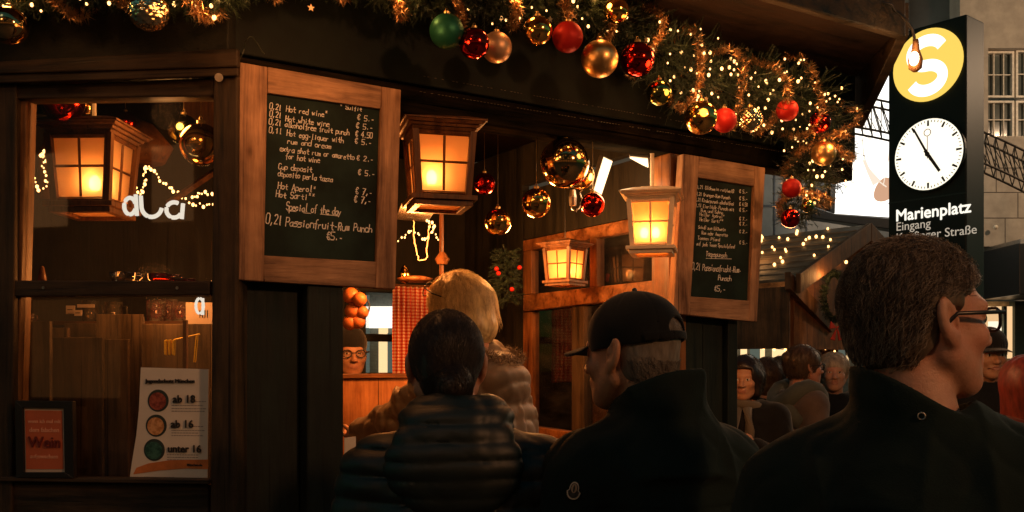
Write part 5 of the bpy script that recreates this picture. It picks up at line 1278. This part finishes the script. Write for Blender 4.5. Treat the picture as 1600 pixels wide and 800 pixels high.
# strands laid over a head
def strands(t, fr, mat, n, seedfn, flow, L_, seg, rad, lift=.0, wave=0., wf=60, name='hair_strands', surf=None, seed=1, forbid=None):
    base, RB, RH, s, sh_, hp_ = fr; rg = np.random.default_rng(seed)
    p = seedfn(rg, n); pts = [p.copy()]; ph = rg.uniform(0, 6.28, len(p)); ln = L_*rg.uniform(.6, 1.15, len(p)); jit = rg.normal(size=p.shape)*.18
    for k in range(seg):
        d = flow(p)+jit; d /= np.linalg.norm(d, axis=1)[:, None]
        if wave:
            sd = np.cross(d, p/np.linalg.norm(p, axis=1)[:, None]); d = d+sd*(wave*np.sin(ph+wf*(k+1)/seg))[:, None]
        p = p+d*(ln/seg)[:, None]
        if surf is not None:
            e = 1e-3; v0 = surf(p); g = np.stack([(surf(p+np.eye(3)[i]*e)-v0)/e for i in range(3)], 1); p = p-g*(v0-lift*(k+1)/seg)[:, None]*.9
        pts.append(p.copy())
    pts = np.stack(pts, 1)                       # n, seg+1, 3
    if forbid is not None: pts = pts[~forbid(pts.reshape(-1, 3)).reshape(pts.shape[:2]).any(1)]
    W = (pts.reshape(-1, 3)@RH.T*sh_+hp_).reshape(pts.shape)
    nn, kk, _ = W.shape; tg = np.gradient(W, axis=1); tg /= np.linalg.norm(tg, axis=2)[..., None]+1e-9
    out = W-hp_[None, None]; sd = np.cross(tg, out); sd /= np.linalg.norm(sd, axis=2)[..., None]+1e-9; up = np.cross(sd, tg)
    r = rad*np.linspace(1, .35, kk)[None, :, None]
    ring = np.stack([W+sd*r, W-sd*r*.5+up*r*.87, W-sd*r*.5-up*r*.87], 2)   # n,k,3,3
    V = ring.reshape(-1, 3); i = np.arange(nn)[:, None, None]*kk*3; k_ = np.arange(kk-1)[None, :, None]*3; j = np.arange(3)[None, None]; j2 = (j+1) % 3
    Fq = np.stack([i+k_+j, i+k_+j2, i+k_+3+j2, i+k_+3+j], -1).reshape(-1, 4)
    return np_mesh(name, V, Fq, [mat], t)
def glasses(fr, t, mat, round_=False, sun=False):
    base, RB, RH, s, sh_, hp_ = fr
    W = lambda q: Vector(RH@(np.array(q)*sh_)+hp_)
    m = MB()
    for sx in (-1, 1):
        pts = []
        for i in range(20):
            a = 2*PI*i/20; e = .7 if not round_ else 1
            pts.append(W((sx*.034+.024*math.copysign(abs(math.cos(a))**e, math.cos(a)), .098-.004*abs(math.cos(a)), .0+.018*math.copysign(abs(math.sin(a))**e, math.sin(a)))))
        m.tube(pts, .0024, 6, closed=True)
        m.tube([W((sx*.060,.099,.010)), W((sx*.079,.085,.010)), W((sx*.086,.0,.008)), W((sx*.084,-.022,-.012))], .0034, 6)
    m.tube([W((-.010,.103,.004)), W((0,.108,.007)), W((.010,.103,.004))], .0015, 6)
    g = m.build('glasses', mat, t, smooth=True)
    lm = glass('lens', (.9,.9,.9), .02, 1, 0.02) if not sun else plain('dark_lens', (.02,.01,.01), .05, bmp=0); q = MB()
    for sx in (-1, 1):
        q.add([W((sx*.034+.024*math.cos(2*PI*i/16), .102, .017*math.sin(2*PI*i/16))) for i in range(16)], [tuple(range(16))])
    q.build('lens', lm, g)
    return g
BLACKP = M['black']

# 1. woman in the black quilted jacket, back to us -----------------------------------------------------
blackpuff = cloth('black_quilted_nylon', (.005,.011,.010), .5, .0, 500, .12)
darkhair = hairm('dark_brown_hair', (.022,.013,.009), .45)
def hoodf(q, d):
    z0 = 1.40
    c = ell(q, (0,-.128,1.430), (.140,.060,.105)); c2 = ell(q, (0,-.070,1.522), (.120,.082,.062)); o = smin(c, c2, .05)
    hole = ell(q, (0,-.010,1.60), (.084,.082,.10)); o = smax(o, -hole, .02)
    sm = np.abs(np.sin(PI*(q[:, 2]-.01*wav(q, 20))/.036)); o = o-.0085*((sm+.004)**.30-.75)+.0030*wav(q, 70, 1)+.003*ridge(q, 30, 2)+.0025*wav(q, 26, 2)
    g = np.minimum(d+.0, o); 
    gr = np.abs(o-d); d2 = smin(d, o, .003); return d2+.004*np.exp(-(gr/.006)**2)
def hair1(p):
    d = ell(p, (0,-.018,.030), (.086,.106,.098)); d = smin(d, ell(p, (0,-.070,-.040), (.060,.045,.060)), .03)
    bun = ell(p, (.012,-.112,-.058), (.040,.034,.044)); d = smin(d, bun+.003*wav(p, 90, 2), .012)
    d = smin(d, cap(p, (.02,-.115,-.07), (.035,-.10,-.135), .022,.010), .012)
    d = smax(d, (p[:, 1]*.80-p[:, 2]*.62)-.062, .01); d = smax(d, -.125-p[:, 2], .006)
    for s in (-1, 1): d = smax(d, -ell(p, (s*.095,.010,-.035), (.030,.030,.045)), .008)
    return d+.0010*wav(p*np.array([1,1,.4]), 300)
t, tb, th_, fr1 = person('woman seen from behind with dark tied back hair and a black quilted hooded jacket', P(697,572,2.02), hs=.93, head_off=(-.035,.02), yaw=math.radians(6), byaw=math.radians(-4), h=.005, coat_mat=blackpuff, puff=.014, pitchp=.052,
    wrinkle=.0035, thick=.008, wide=1.0, extra=hoodf, hair=hair1, hair_mat=darkhair, hair_h=.0035, hem=.78, skinm=SK, ear=1.0, pitch=-.12, shoulder=1.41,
    arms=dict(L=[(-.178,-.01,1.40),(-.24,.0,1.14),(-.12,.20,1.08)], R=[(.178,-.01,1.40),(.24,.0,1.14),(.12,.20,1.08)]))
def seed_cap(zmin, ymax, hf):
    def g(rg, n):
        p = rg.normal(size=(n*3, 3)); p /= np.linalg.norm(p, axis=1)[:, None]; p = p*np.array([.088,.108,.100])+np.array([0,-.018,.030]); p = p[(p[:, 2] > zmin) & ((p[:, 1]*.8-p[:, 2]*.62) < ymax)][:n]; return p
    return g
def flow_to(tx, ty, tz): return lambda p: (np.array([tx, ty, tz])-p)/(np.linalg.norm(np.array([tx, ty, tz])-p, axis=1)[:, None]+.02)
strands(t, fr1, darkhair, 3800, seed_cap(-.05, .05, None), flow_to(.012,-.10,-.05), .12, 7, .00055, .003, .05, 9, surf=hair1)
def seed_bun(rg, n): p = rg.normal(size=(n, 3)); p /= np.linalg.norm(p, axis=1)[:, None]; return p*np.array([.041,.035,.045])+np.array([.012,-.112,-.058])
strands(t, fr1, darkhair, 500, seed_bun, lambda p: np.cross(p-np.array([.012,-.112,-.058]), np.array([.3,1,.2]))*20, .06, 6, .0006, .004, surf=hair1, name='bun_strands', seed=4)

# 2. man in the black cap --------------------------------------------------------------------------------
wool = cloth('black_wool_coat', (.008,.016,.0145), .85, .02, 380, .4)
greyhair = hairm('short_grey_hair', (.20,.17,.14), .5)
t, tb, th_, fr2 = person('man seen from behind in a black baseball cap and jacket with a round sleeve patch', P(984,552,1.97), hs=.95, yaw=math.radians(50), byaw=math.radians(20), pitch=-.03, h=.0048, coat_mat=wool, wrinkle=.007, thick=.008, wide=.93,
    collar=(.105,.078,.012,.55,-.1), hair=hair_short(.001, .035, -.11, .0008, 2), hair_mat=greyhair, hair_h=.0035, hem=.72, skinm=SK2, jaw=1.1, ear=1.08, head_off=(-.045,.02), shoulder=1.415,
    arms=dict(L=[(-.18,-.01,1.385),(-.235,-.01,1.12),(-.17,.20,1.04)], R=[(.18,-.01,1.385),(.235,-.04,1.12),(.19,.12,.95)]))
hs_ = hair_short(.001, .035, -.085, .0, 2)
strands(t, fr2, greyhair, 2600, lambda rg, n: (lambda p: p[hs_(p) < .004])((lambda q: q/np.linalg.norm(q, axis=1)[:, None]*np.array([.085,.105,.085])+np.array([0,-.022,.02]))(rg.normal(size=(n*3, 3))*np.array([1,1,.7])-np.array([0,.3,.5]))), lambda p: np.array([[0,-.45,-.9]])+0*p, .022, 3, .0005, .003, surf=hs_, forbid=no_face)
def capf(p):
    d = ell(p, (0,-.016,.040), (.090,.110,.094)); inner = ell(p, (0,-.016,.036), (.084,.104,.088)); zc = p[:, 2]-.012+.10*(p[:, 1]+.02)
    d = smax(d, -zc, .004); d = smax(d, -inner, .002)
    hole = ell(p, (0,-.128,.044), (.030,.05,.028)); d = smax(d, -hole, .004); strap = smax(np.abs(ell(p, (0,-.016,.030), (.091,.111,.094)))-.002, np.abs(p[:, 2]-.014+.10*(p[:, 1]+.02)-.010)-.009, .002); d = np.minimum(d, smax(strap, p[:, 1]+.08, .002))
    for a in range(3):
        an = a*PI/3+PI/6; d = d+.0012*np.exp(-((p[:, 0]*math.cos(an)+(p[:, 1]+.016)*math.sin(an))/.002)**2)
    zb = .022-.9*(np.abs(p[:, 0])/.09)**2*.03-.22*(p[:, 1]-.08); br = smax(np.abs(p[:, 2]-zb)-.0035, np.hypot(p[:, 0]/.078, (p[:, 1]-.075)/.085)*.08-.08, .003); br = smax(br, .07-p[:, 1], .01)
    return smin(d, br, .004)+.0006*wav(p, 80)
def on_head(fr, f, h, lo, hi):
    base, RB, RH, s, sh_, hp_ = fr; V, Fq = nets(f, lo, hi, h); return V@RH.T*sh_+hp_, Fq
V, Fq = on_head(fr2, capf, .0032, (-.13,-.16,-.06), (.13,.19,.16)); cp = np_mesh('baseball_cap', V, Fq, [cloth('black_cap_cotton', (.008,.009,.009), .85, .1, 500, .3)], t)
base, RB, RH, s, sh_, hp_ = fr2; W2 = lambda q: Vector(RH@(np.array(q)*sh_)+hp_)
m = MB(); m.sphere(W2((0,-.016,.135)), .006, 8); m.build('cap_button', BLACKP, cp)
# sleeve patch: cream outline, dark filling, pale mark
def on_cloth(x, y, Y0):
    dg = bpy.context.evaluated_depsgraph_get(); o = Vector((0,0,CH)); d = (P(x, y, Y0)-o).normalized()
    for ob in t.children:
        if ob.name.startswith('jacket'):
            mi_ = (Matrix.Translation(t.location) @ ob.matrix_parent_inverse).inverted(); ok, loc, nrm_, _ = ob.ray_cast(mi_@o, d)
            if ok: return loc, nrm_
    return P(x, y, Y0-.2), Vector((0,-1,0))
bpy.context.view_layer.update()
pc_, pn = on_cloth(897, 767, 1.9)
ex = Vector((0,0,1)).cross(pn).normalized(); ex = ex if ex.x > 0 else -ex; ey = pn.cross(ex).normalized(); ey = ey if ey.z > 0 else -ey
pn = pn if pn.y < 0 else -pn
def shape(mb, pts, off, th=.0008, sc=.0135, rot=-.18):
    c_, s_ = math.cos(rot), math.sin(rot); q = [pc_+ex*((x*c_-y*s_)*sc)+ey*((x*s_+y*c_)*sc)+pn*off for x, y in pts]; mb.prism(q, [p+pn*th for p in q])
outl = []
for i in range(13): a = math.radians(-10+200*i/12); outl.append((.68*math.cos(a), .35+1.0*math.sin(a)))
outl += [(-.98,-.10)]
for i in range(9): a = math.radians(185+170*i/8); outl.append((.95*math.cos(a), -.25+.95*math.sin(a)))
outl += [(.98,-.10)]
pt = MB(); shape(pt, outl, .0045, .002); ptc = pt.build('sleeve_patch', plain('cream_patch', (.62,.50,.38), .7, bmp=0), t)
q = MB(); shape(q, [(x*.80, y*.84+.02) for x, y in outl], .0067); q.build('patch_field', plain('dark_patch_field', (.035,.03,.028), .8, bmp=0), ptc)
q = MB(); shape(q, [(.42*math.cos(a), .42+.66*math.sin(a)) for a in [i*2*PI/20 for i in range(20)]], .0077); q.build('patch_mark', plain('patch_tan', (.42,.28,.18), .7, bmp=0), ptc)
q = MB(); shape(q, [(0,.95),(.16,.5),(.10,.0),(0,-.15),(-.12,.1),(-.14,.55)], .0087); shape(q, [(-.3,-.35),(-.12,-.18),(0,-.30),(.12,-.18),(.3,-.35),(.15,-.70),(-.15,-.70)], .0077); q.build('patch_mark', plain('patch_black', (.04,.04,.035), .7, bmp=0), ptc)

# 3. man at the right in profile ---------------------------------------------------------------------------
brownhair = hairm('brown_grey_wavy_hair', (.13,.098,.070), .45)
h3 = hair_short(.0095, .006, -.080, .0022, 1, fine=.0015)
nf3 = lambda p: no_face(p) | (p[:, 1]*.8-p[:, 2]*.62 > .012)
t, tb, th_, fr3 = person('large man with wavy brown hair, glasses and dark coat, looking to the right', P(1441,502,1.47), hs=.95, yaw=math.radians(-79), byaw=math.radians(-34), pitch=.02, h=.0042, coat_mat=cloth('dark_green_black_coat', (.008,.017,.015), .85, .02, 400, .35), wrinkle=.008, thick=.014, wide=1.04,
    collar=(.080,.080,.011,.5,.55), hair=h3, hair_mat=brownhair, hair_h=.0035, hem=.70, skinm=SK, jaw=1.25, ear=1.12, head_off=(-.0,.0), shoulder=1.385,
    arms=dict(L=[(-.18,-.01,1.36),(-.25,-.02,1.12),(-.21,.08,.88)], R=[(.18,-.01,1.395),(.25,-.02,1.12),(.21,.08,.88)]))
def seed3(rg, n):
    p = rg.normal(size=(n*4, 3)); p /= np.linalg.norm(p, axis=1)[:, None]; p = p*np.array([.096,.116,.104])+np.array([0,-.022,.030]); return p[np.abs(h3(p)) < .012][:n]
def flow3(p): return np.stack([p[:, 0]*4, -.6-.0*p[:, 0], -.35-np.clip(-p[:, 1]-.02, 0, 1)*8], 1)
strands(t, fr3, brownhair, 7500, seed3, flow3, .045, 8, .00055, .009, .55, 7, surf=h3, forbid=nf3)
strands(t, fr3, hairm('grey_strand', (.33,.27,.21), .45), 2600, seed3, flow3, .042, 8, .0005, .011, .7, 7, surf=h3, seed=9, forbid=nf3)
glasses(fr3, t, BLACKP)
m = MB()
for x, y in ((1440,650),):
    bpy.context.view_layer.update(); pc_, pn = on_cloth(x, y, 1.4); pn = pn if pn.y < 0 else -pn
    e1 = Vector((0,0,1)).cross(pn).normalized(); e2 = pn.cross(e1); m.tube([pc_+pn*.002+e1*.005*math.cos(a)+e2*.005*math.sin(a) for a in [i*PI/6 for i in range(12)]], .0011, 5, closed=True)
m.build('snap_button', M['metal'], t)

# 4. blonde seller leaning over the counter ----------------------------------------------------------------
blonde = hairm('blonde_hair', (.85,.60,.30), .38)
khaki = cloth('khaki_quilted_coat', (.15,.095,.05), .5, .2, 300, .2)
fur = hairm('brown_fur', (.22,.14,.075), .6)
def fhood(q, d):
    o = ell(q, (0,-.125,1.385), (.140,.062,.100)); o = o-.012*(np.sqrt(np.abs(np.sin(PI*(q[:, 2]*.8+q[:, 1]*.6+.012*wav(q, 16, 1))/.062))+.01)-.6)+.006*wav(q*np.array([.5,1,1]), 60, 2)+.0025*wav(q, 120); return smin(d, o, .012)
hb4 = hair_bob(-.115, .015, 3, .07, .009)
t, tb, th_, fr4 = person('blonde woman in a tan quilted coat with fur trimmed hood leaning over the counter', P(714,487,3.42), yaw=math.radians(68), byaw=math.radians(58), pitch=-.32, h=.007, floor=.2, coat_mat=khaki, puff=.010, pitchp=.062, wrinkle=.017, thick=.014,
    lean=(-.20,-.02), extra=fhood, hair=hb4, hair_mat=blonde, hair_h=.0045, hem=.7, head_off=(0,.03), arms=dict(L=[(-.17,.0,1.40),(-.20,.24,1.22),(-.14,.46,1.17)], R=[(.17,0,1.40),(.24,.10,1.14),(.18,.32,1.08)]))
def flow4(p): return np.stack([p[:, 0]*6, -.25-(p[:, 1])*2, -np.clip(np.abs(p[:, 0])+np.abs(p[:, 1]+.02)-.02, 0, .1)*14], 1)
strands(t, fr4, blonde, 3200, lambda rg, n: (lambda p: p[np.abs(hb4(p)) < .010][:n])((lambda q: q/np.linalg.norm(q, axis=1)[:, None]*np.array([.094,.113,.104])+np.array([0,-.02,.034]))(rg.normal(size=(n*4, 3)))), flow4, .13, 9, .0007, .014, .55, 6, surf=hb4)
strands(t, fr4, hairm('honey_hair_strand', (.34,.17,.06), .4), 1300, lambda rg, n: (lambda p: p[np.abs(hb4(p)) < .010][:n])((lambda q: q/np.linalg.norm(q, axis=1)[:, None]*np.array([.094,.113,.104])+np.array([0,-.02,.034]))(rg.normal(size=(n*4, 3)))), flow4, .10, 8, .0009, .006, .14, 7, surf=hb4, seed=8)
base, RB, RH, s4, sh_, hp_ = fr4
def b2w(q, lean=(-.20,-.02)):
    q = np.array(q); w = base+RB@(q*s4); k = min(1.1, q[2]/1.63)**1.5; w[:2] += k*np.array(lean); return Vector(w)
m = MB()
for i in range(1500):
    a = random.uniform(-.15*PI, 1.15*PI); c = b2w((.12*math.cos(a), -.10-.07*math.sin(a), 1.475-.03*math.sin(a))); d = (rnd_unit()+Vector((0,0,.3))).normalized(); c = c+rnd_unit()*.018
    q = c+d*random.uniform(.02,.035); w = d.cross(rnd_unit()).normalized()*.0012; n0 = len(m.v); m.v += [tuple(c-w), tuple(c+w), tuple(q)]; m.f.append((n0,n0+1,n0+2)); m.m.append(0)
m.build('fur_trim', fur, t)
W4 = lambda q: Vector(RH@(np.array(q)*sh_)+hp_)
m = MB()
for sx in (-1, 1):
    m.tube([W4((sx*.034+.026*math.cos(a), .072-.02*math.sin(a), .112+.02*math.sin(a))) for a in [i*PI/8 for i in range(16)]], .002, 5, closed=True); m.tube([W4((sx*.062,.068,.112)), W4((sx*.100,.03,.075)), W4((sx*.102,-.03,.03))], .0025, 6)
m.build('sunglasses', BLACKP, t)

# 5. man in beanie at the left behind the counter -------------------------------------------------------------
def beanie(p):
    d = ell(p, (0,-.018,.050), (.090,.110,.098)); d = smax(d, -(p[:, 2]-.028+.18*(p[:, 1]+.02)), .006); d = smax(d, -ell(p, (0,-.018,.04), (.080,.100,.088)), .002); return d+.0012*np.sin(np.arctan2(p[:, 0], p[:, 1]+.02)*60)*.8
def hat(t, fr, f, mat, name, h=.005):
    V, Fq = on_head(fr, f, h, (-.13,-.16,-.07), (.13,.20,.17)); return np_mesh(name, V, Fq, [mat], t)
knit = cloth('black_knit', (.012,.012,.013), .9, .3, 250, .5)
t, tb, th_, fr = person('man in a dark beanie and round glasses behind the counter', P(546,553,4.26), yaw=math.radians(203), h=.007, floor=.2, coat_mat=wool, hair=None, thick=.01, collar=(.05,.09,.012,0), skinm=SK2)
hat(t, fr, beanie, knit, 'beanie'); glasses(fr, t, BLACKP, True)

# 6-11. people in the background ---------------------------------------------------------------------------------
bobhair = hairm('black_bob_hair', (.018,.011,.009), .4); midbrown = hairm('mid_brown_hair', (.10,.06,.035)); greyish = hairm('silver_blonde_hair', (.42,.33,.24), .5); redh = hairm('red_hair', (.20,.028,.014), .5)
navy = cloth('near_black_coat', (.005,.006,.007), .8)
def bg(label, x, y, Y, yaw, hair, hm_, coat=navy, **k):
    kw = dict(h=.009, coat_mat=coat, thick=.02, collar=(.05,.095,.014,0)); kw.update(k)
    r = person(label, P(x, y, Y), yaw=math.radians(yaw), hair=hair, hair_mat=hm_, hair_h=.007, group=None, **kw)
    sd_ = lambda rg, n: (lambda p: p[np.abs(hair(p)) < .014][:n])((lambda q: q/np.linalg.norm(q, axis=1)[:, None]*np.array([.096,.115,.105])+np.array([0,-.025,.02]))(rg.normal(size=(n*4, 3))))
    fc = lambda p: (p[:, 1] > .04) & (p[:, 2] < .055)
    strands(r[0], r[3], hm_, 1100, sd_, lambda p: np.stack([p[:, 0]*3, -.3+0*p[:, 0], -.25-np.clip(np.abs(p[:, 0])+np.abs(p[:, 1]+.02)-.02, 0, .1)*12], 1), .07, 5, .0012, .010, .5, 6, surf=hair, forbid=fc)
    return r
hbb = hair_bob(-.105, .017, 1, .06)
t, tb, th_, fr = bg('woman with a dark bob, black coat and striped scarf, hand at her chest', 1163, 592, 5.2, 158, hbb, bobhair, h=.006, hs=1.02, arms=dict(L=[(-.172,-.01,1.41),(-.235,.04,1.15),(-.09,.225,1.25)]), fist='L', skinm=SK2, pitch=-.05)
base, RB, RH, s6, sh_, hp_ = fr
sc1 = cloth('grey_striped_scarf', (.10,.09,.075), .8); 
def b2(q): return Vector(base+RB@(np.array(q)*s6))
m = MB(); m.tube([b2((.10*math.cos(a), -.02+.10*math.sin(a), 1.485+.02*math.cos(a))) for a in [i*PI/8 for i in range(16)]], .030, 10, closed=True)
m.tube([b2((.03,.10,1.46)), b2((.045,.155,1.36)), b2((.03,.185,1.24)), b2((.05,.19,1.08))], [.028,.03,.028,.032], 8); m.tube([b2((-.03,.10,1.46)), b2((-.05,.155,1.34)), b2((-.045,.18,1.2))], [.028,.026,.024], 8)
m.build('scarf', sc1, t, smooth=True)
bg('person with mid brown hair just behind the woman with the dark bob', 1196, 590, 5.9, 15, hair_bob(-.09, .016, 2), midbrown)
t, tb, th_, fr = bg('woman in profile with pinned up brown hair, glasses and grey shawl', 1258, 573, 5.6, -80, hair_short(.014, .05, -.08, .004, 4, False), midbrown, coat=cloth('dusty_pink_coat', (.10,.075,.065), .8), hem=.8)
glasses(fr, t, BLACKP); base, RB, RH, s6, sh_, hp_ = fr
m = MB(); m.tube([b2((.14*math.cos(a), -.03+.12*math.sin(a), 1.45+.05*math.cos(a*2))) for a in [i*PI/8 for i in range(16)]], .058, 12, closed=True); m.tube([b2((.0,-.12,1.44)), b2((.10,-.14,1.36)), b2((.17,-.08,1.30))], [.05,.06,.05], 10); m.build('shawl', cloth('grey_green_shawl', (.075,.085,.075), .9), t, smooth=True)
m = MB(); c = Vector(RH@(np.array([0,-.11,.05])*sh_)+hp_); m.sphere(c, .042*s6, 12); m.build('hair_bun', midbrown, t, smooth=True)
bg('elderly person with short silver blonde hair facing us beside the shawled woman', 1303, 582, 5.9, 165, hair_short(.014, .052, -.07, .003, 5, False), greyish, skinm=SK)
t, tb, th_, fr = bg('bearded man in a black cap and black jacket right of the profile man', 1545, 556, 5.0, 176, hair_short(.004, .03, -.07, 0, 1), darkhair, h=.007, skinm=SK2)
hat(t, fr, lambda p: capf(p-np.array([0,.004,.018])), knit, 'baseball_cap', .005)
def beard(p):
    d = smin(ell(p, (0,.050,-.085), (.050,.045,.036)), ell(p, (0,.072,-.078), (.032,.026,.026)), .02); d = smax(d, -ell(p, (0,.105,-.064), (.022,.02,.010)), .004); return smax(d, p[:, 2]+.050, .006)+.0015*wav(p, 160)
hat(t, fr, beard, hairm('ginger_beard', (.16,.06,.03)), 'beard')
bg('person with long dark red hair at the right edge of the crowd', 1600, 606, 3.9, 5, hair_bob(-.16, .026, 4, .05, .006), redh, coat=cloth('dark_red_coat', (.10,.02,.015), .8), h=.008)
bg('customer in a dark coat standing behind the inner window with pale phone light', 866, 580, 5.1, 150, hair_bob(-.10, .014, 3), darkhair, coat=cloth('dark_khaki_coat', (.06,.05,.035), .7), skinm=SK2)  # a reflection in the inner pane, built as a figure behind it
bg('tall man far back between the second hut and the elderly person', 1222, 582, 7.0, 170, hair_short(.010, .05, -.07, .002, 3), midbrown, h=.011)
# ================================================================== LIGHT, SKY, CAMERA
w = bpy.data.worlds.new('World'); scene.world = w; w.use_nodes = True; nt = w.node_tree; bgn = nt.nodes['Background']
sky = N(nt, 'ShaderNodeTexSky'); sky.sky_type = 'NISHITA'; sky.sun_disc = False; sky.sun_elevation = math.radians(2); sky.sun_rotation = math.radians(200)
mx = N(nt, 'ShaderNodeMix', data_type='RGBA', blend_type='MULTIPLY'); mx.inputs[0].default_value = 1; L(nt, sky.outputs[0], mx.inputs[6]); mx.inputs[7].default_value = (.30,.85,.85,1); L(nt, mx.outputs[2], bgn.inputs[0]); bgn.inputs[1].default_value = .075
sd = bpy.data.lights.new('moon', 'SUN'); sd.energy = .02; sd.angle = math.radians(12); sd.color = (.8,.95,.9); so = bpy.data.objects.new('moon', sd); COL.objects.link(so); so.rotation_euler = (math.radians(50), 0, math.radians(-20))
ob = empty('opposite_building', (0,-15,0), 'dark building with rows of lit windows across the square, behind the viewer', 'building')
m = MB(); m.box(FO, -26, 26, -16, -15, 0, 15); m.build('wall', plain('dark_plaster', (.10,.09,.075), .9, scale=2), ob)
lw = [glow('warm_lit_window', (1,.40,.12), .10), glow('dim_lit_window', (1,.45,.16), .25)]
for i in range(14):
    for j in range(3):
        if (i*7+j*5) % 3 == 0 and j: continue
        x = -24+i*3.5; m = MB(); m.box(FO, x, x+(2.6 if j == 0 else 1.1), -14.98, -14.94, .8+j*4.2, (3.2 if j == 0 else 2.6)+j*4.2); m.build('window', lw[0 if j == 0 else 1], ob)
# unseen street lamps added as fill for the boards, faces and stone building
def street(loc, wts, col, label):
    t = empty('fill_street_lamp', (loc[0], loc[1], 0), label, 'street lamp', 'street lamps of the square')
    m = MB(); m.tube([(loc[0],loc[1],0),(loc[0],loc[1],1),(loc[0],loc[1],loc[2]-.05)], [.07,.05,.035], 10); m.build('lamp_post', M['black'], t, smooth=True)
    m = MB(); m.sphere((loc[0],loc[1],loc[2]+.14), .16, 12); m.build('lamp_globe', glow('globe_light', (1,.62,.32), 4, False), t, smooth=True)
    lamp('fill_street_light', (loc[0],loc[1],loc[2]-.12) if False else (loc[0],loc[1]+.22,loc[2]+.1), wts, col, .18)
street((-2.6,-3.2,4.2), 38, (1,.42,.17), 'street lamp on the square behind the viewer, to the left')
street((3.4,-1.2,3.4), 150, (1,.43,.17), 'street lamp right of the pylon side of the square')
street((8.2,9.0,5.2), 230, (1,.66,.40), 'street lamp in front of the stone building, outside the picture')
lamp('stall_fill_light', hw(FS, 640, 400, .62), 15, (1,.30,.06), .05)  # added point lights without a fixture, to brighten the stall interior
lamp('stall_fill_light', hw(FS, 815, 372, .42), 8.0, (1,.40,.11), .04)
lamp('stall_fill_light', hw(FS, 960, 470, .40), 2.6, (1,.29,.055), .05)
lamp('stall_fill_light', hw(FW, 240, 440, .30), 2.0, (1,.33,.07), .06)
lamp('stall_fill_light', P(262,180,2.88), 1.8, (1,.40,.11), .05)
lamp('crowd_fill_light', P(1222,385,4.15), 10, (1,.42,.15), .10)  # added unseen point light that brightens the faces in the crowd
lamp('board_fill_light', hw(FS,520,20,-.42), 2.6, (1,.36,.10), .08)  # added point lights, no fixtures, to brighten the boards and window side
lamp('board_fill_light', hw(FW,300,20,-.40), .8, (1,.36,.10), .08)
lamp('board_fill_light', hw(FS,1120,140,-.42), 1.8, (1,.36,.10), .08)
cd = bpy.data.cameras.new('camera'); co = bpy.data.objects.new('camera', cd); COL.objects.link(co); scene.camera = co
co.location = (0,0,CH); co.rotation_euler = (PI/2,0,0); cd.sensor_width = 36; cd.lens = F/1600*36; cd.shift_y = (HY-400)/1600; cd.clip_end = 300; cd.clip_start = .05
scene.view_settings.view_transform = 'Standard'; scene.view_settings.look = 'None'; scene.view_settings.exposure = .7; scene.view_settings.gamma = 1
scene.render.engine = 'CYCLES'; scene.cycles.use_denoising = True; scene.cycles.max_bounces = 6; scene.cycles.transparent_max_bounces = 12; scene.cycles.sample_clamp_indirect = 3; scene.cycles.caustics_reflective = False; scene.cycles.caustics_refractive = False
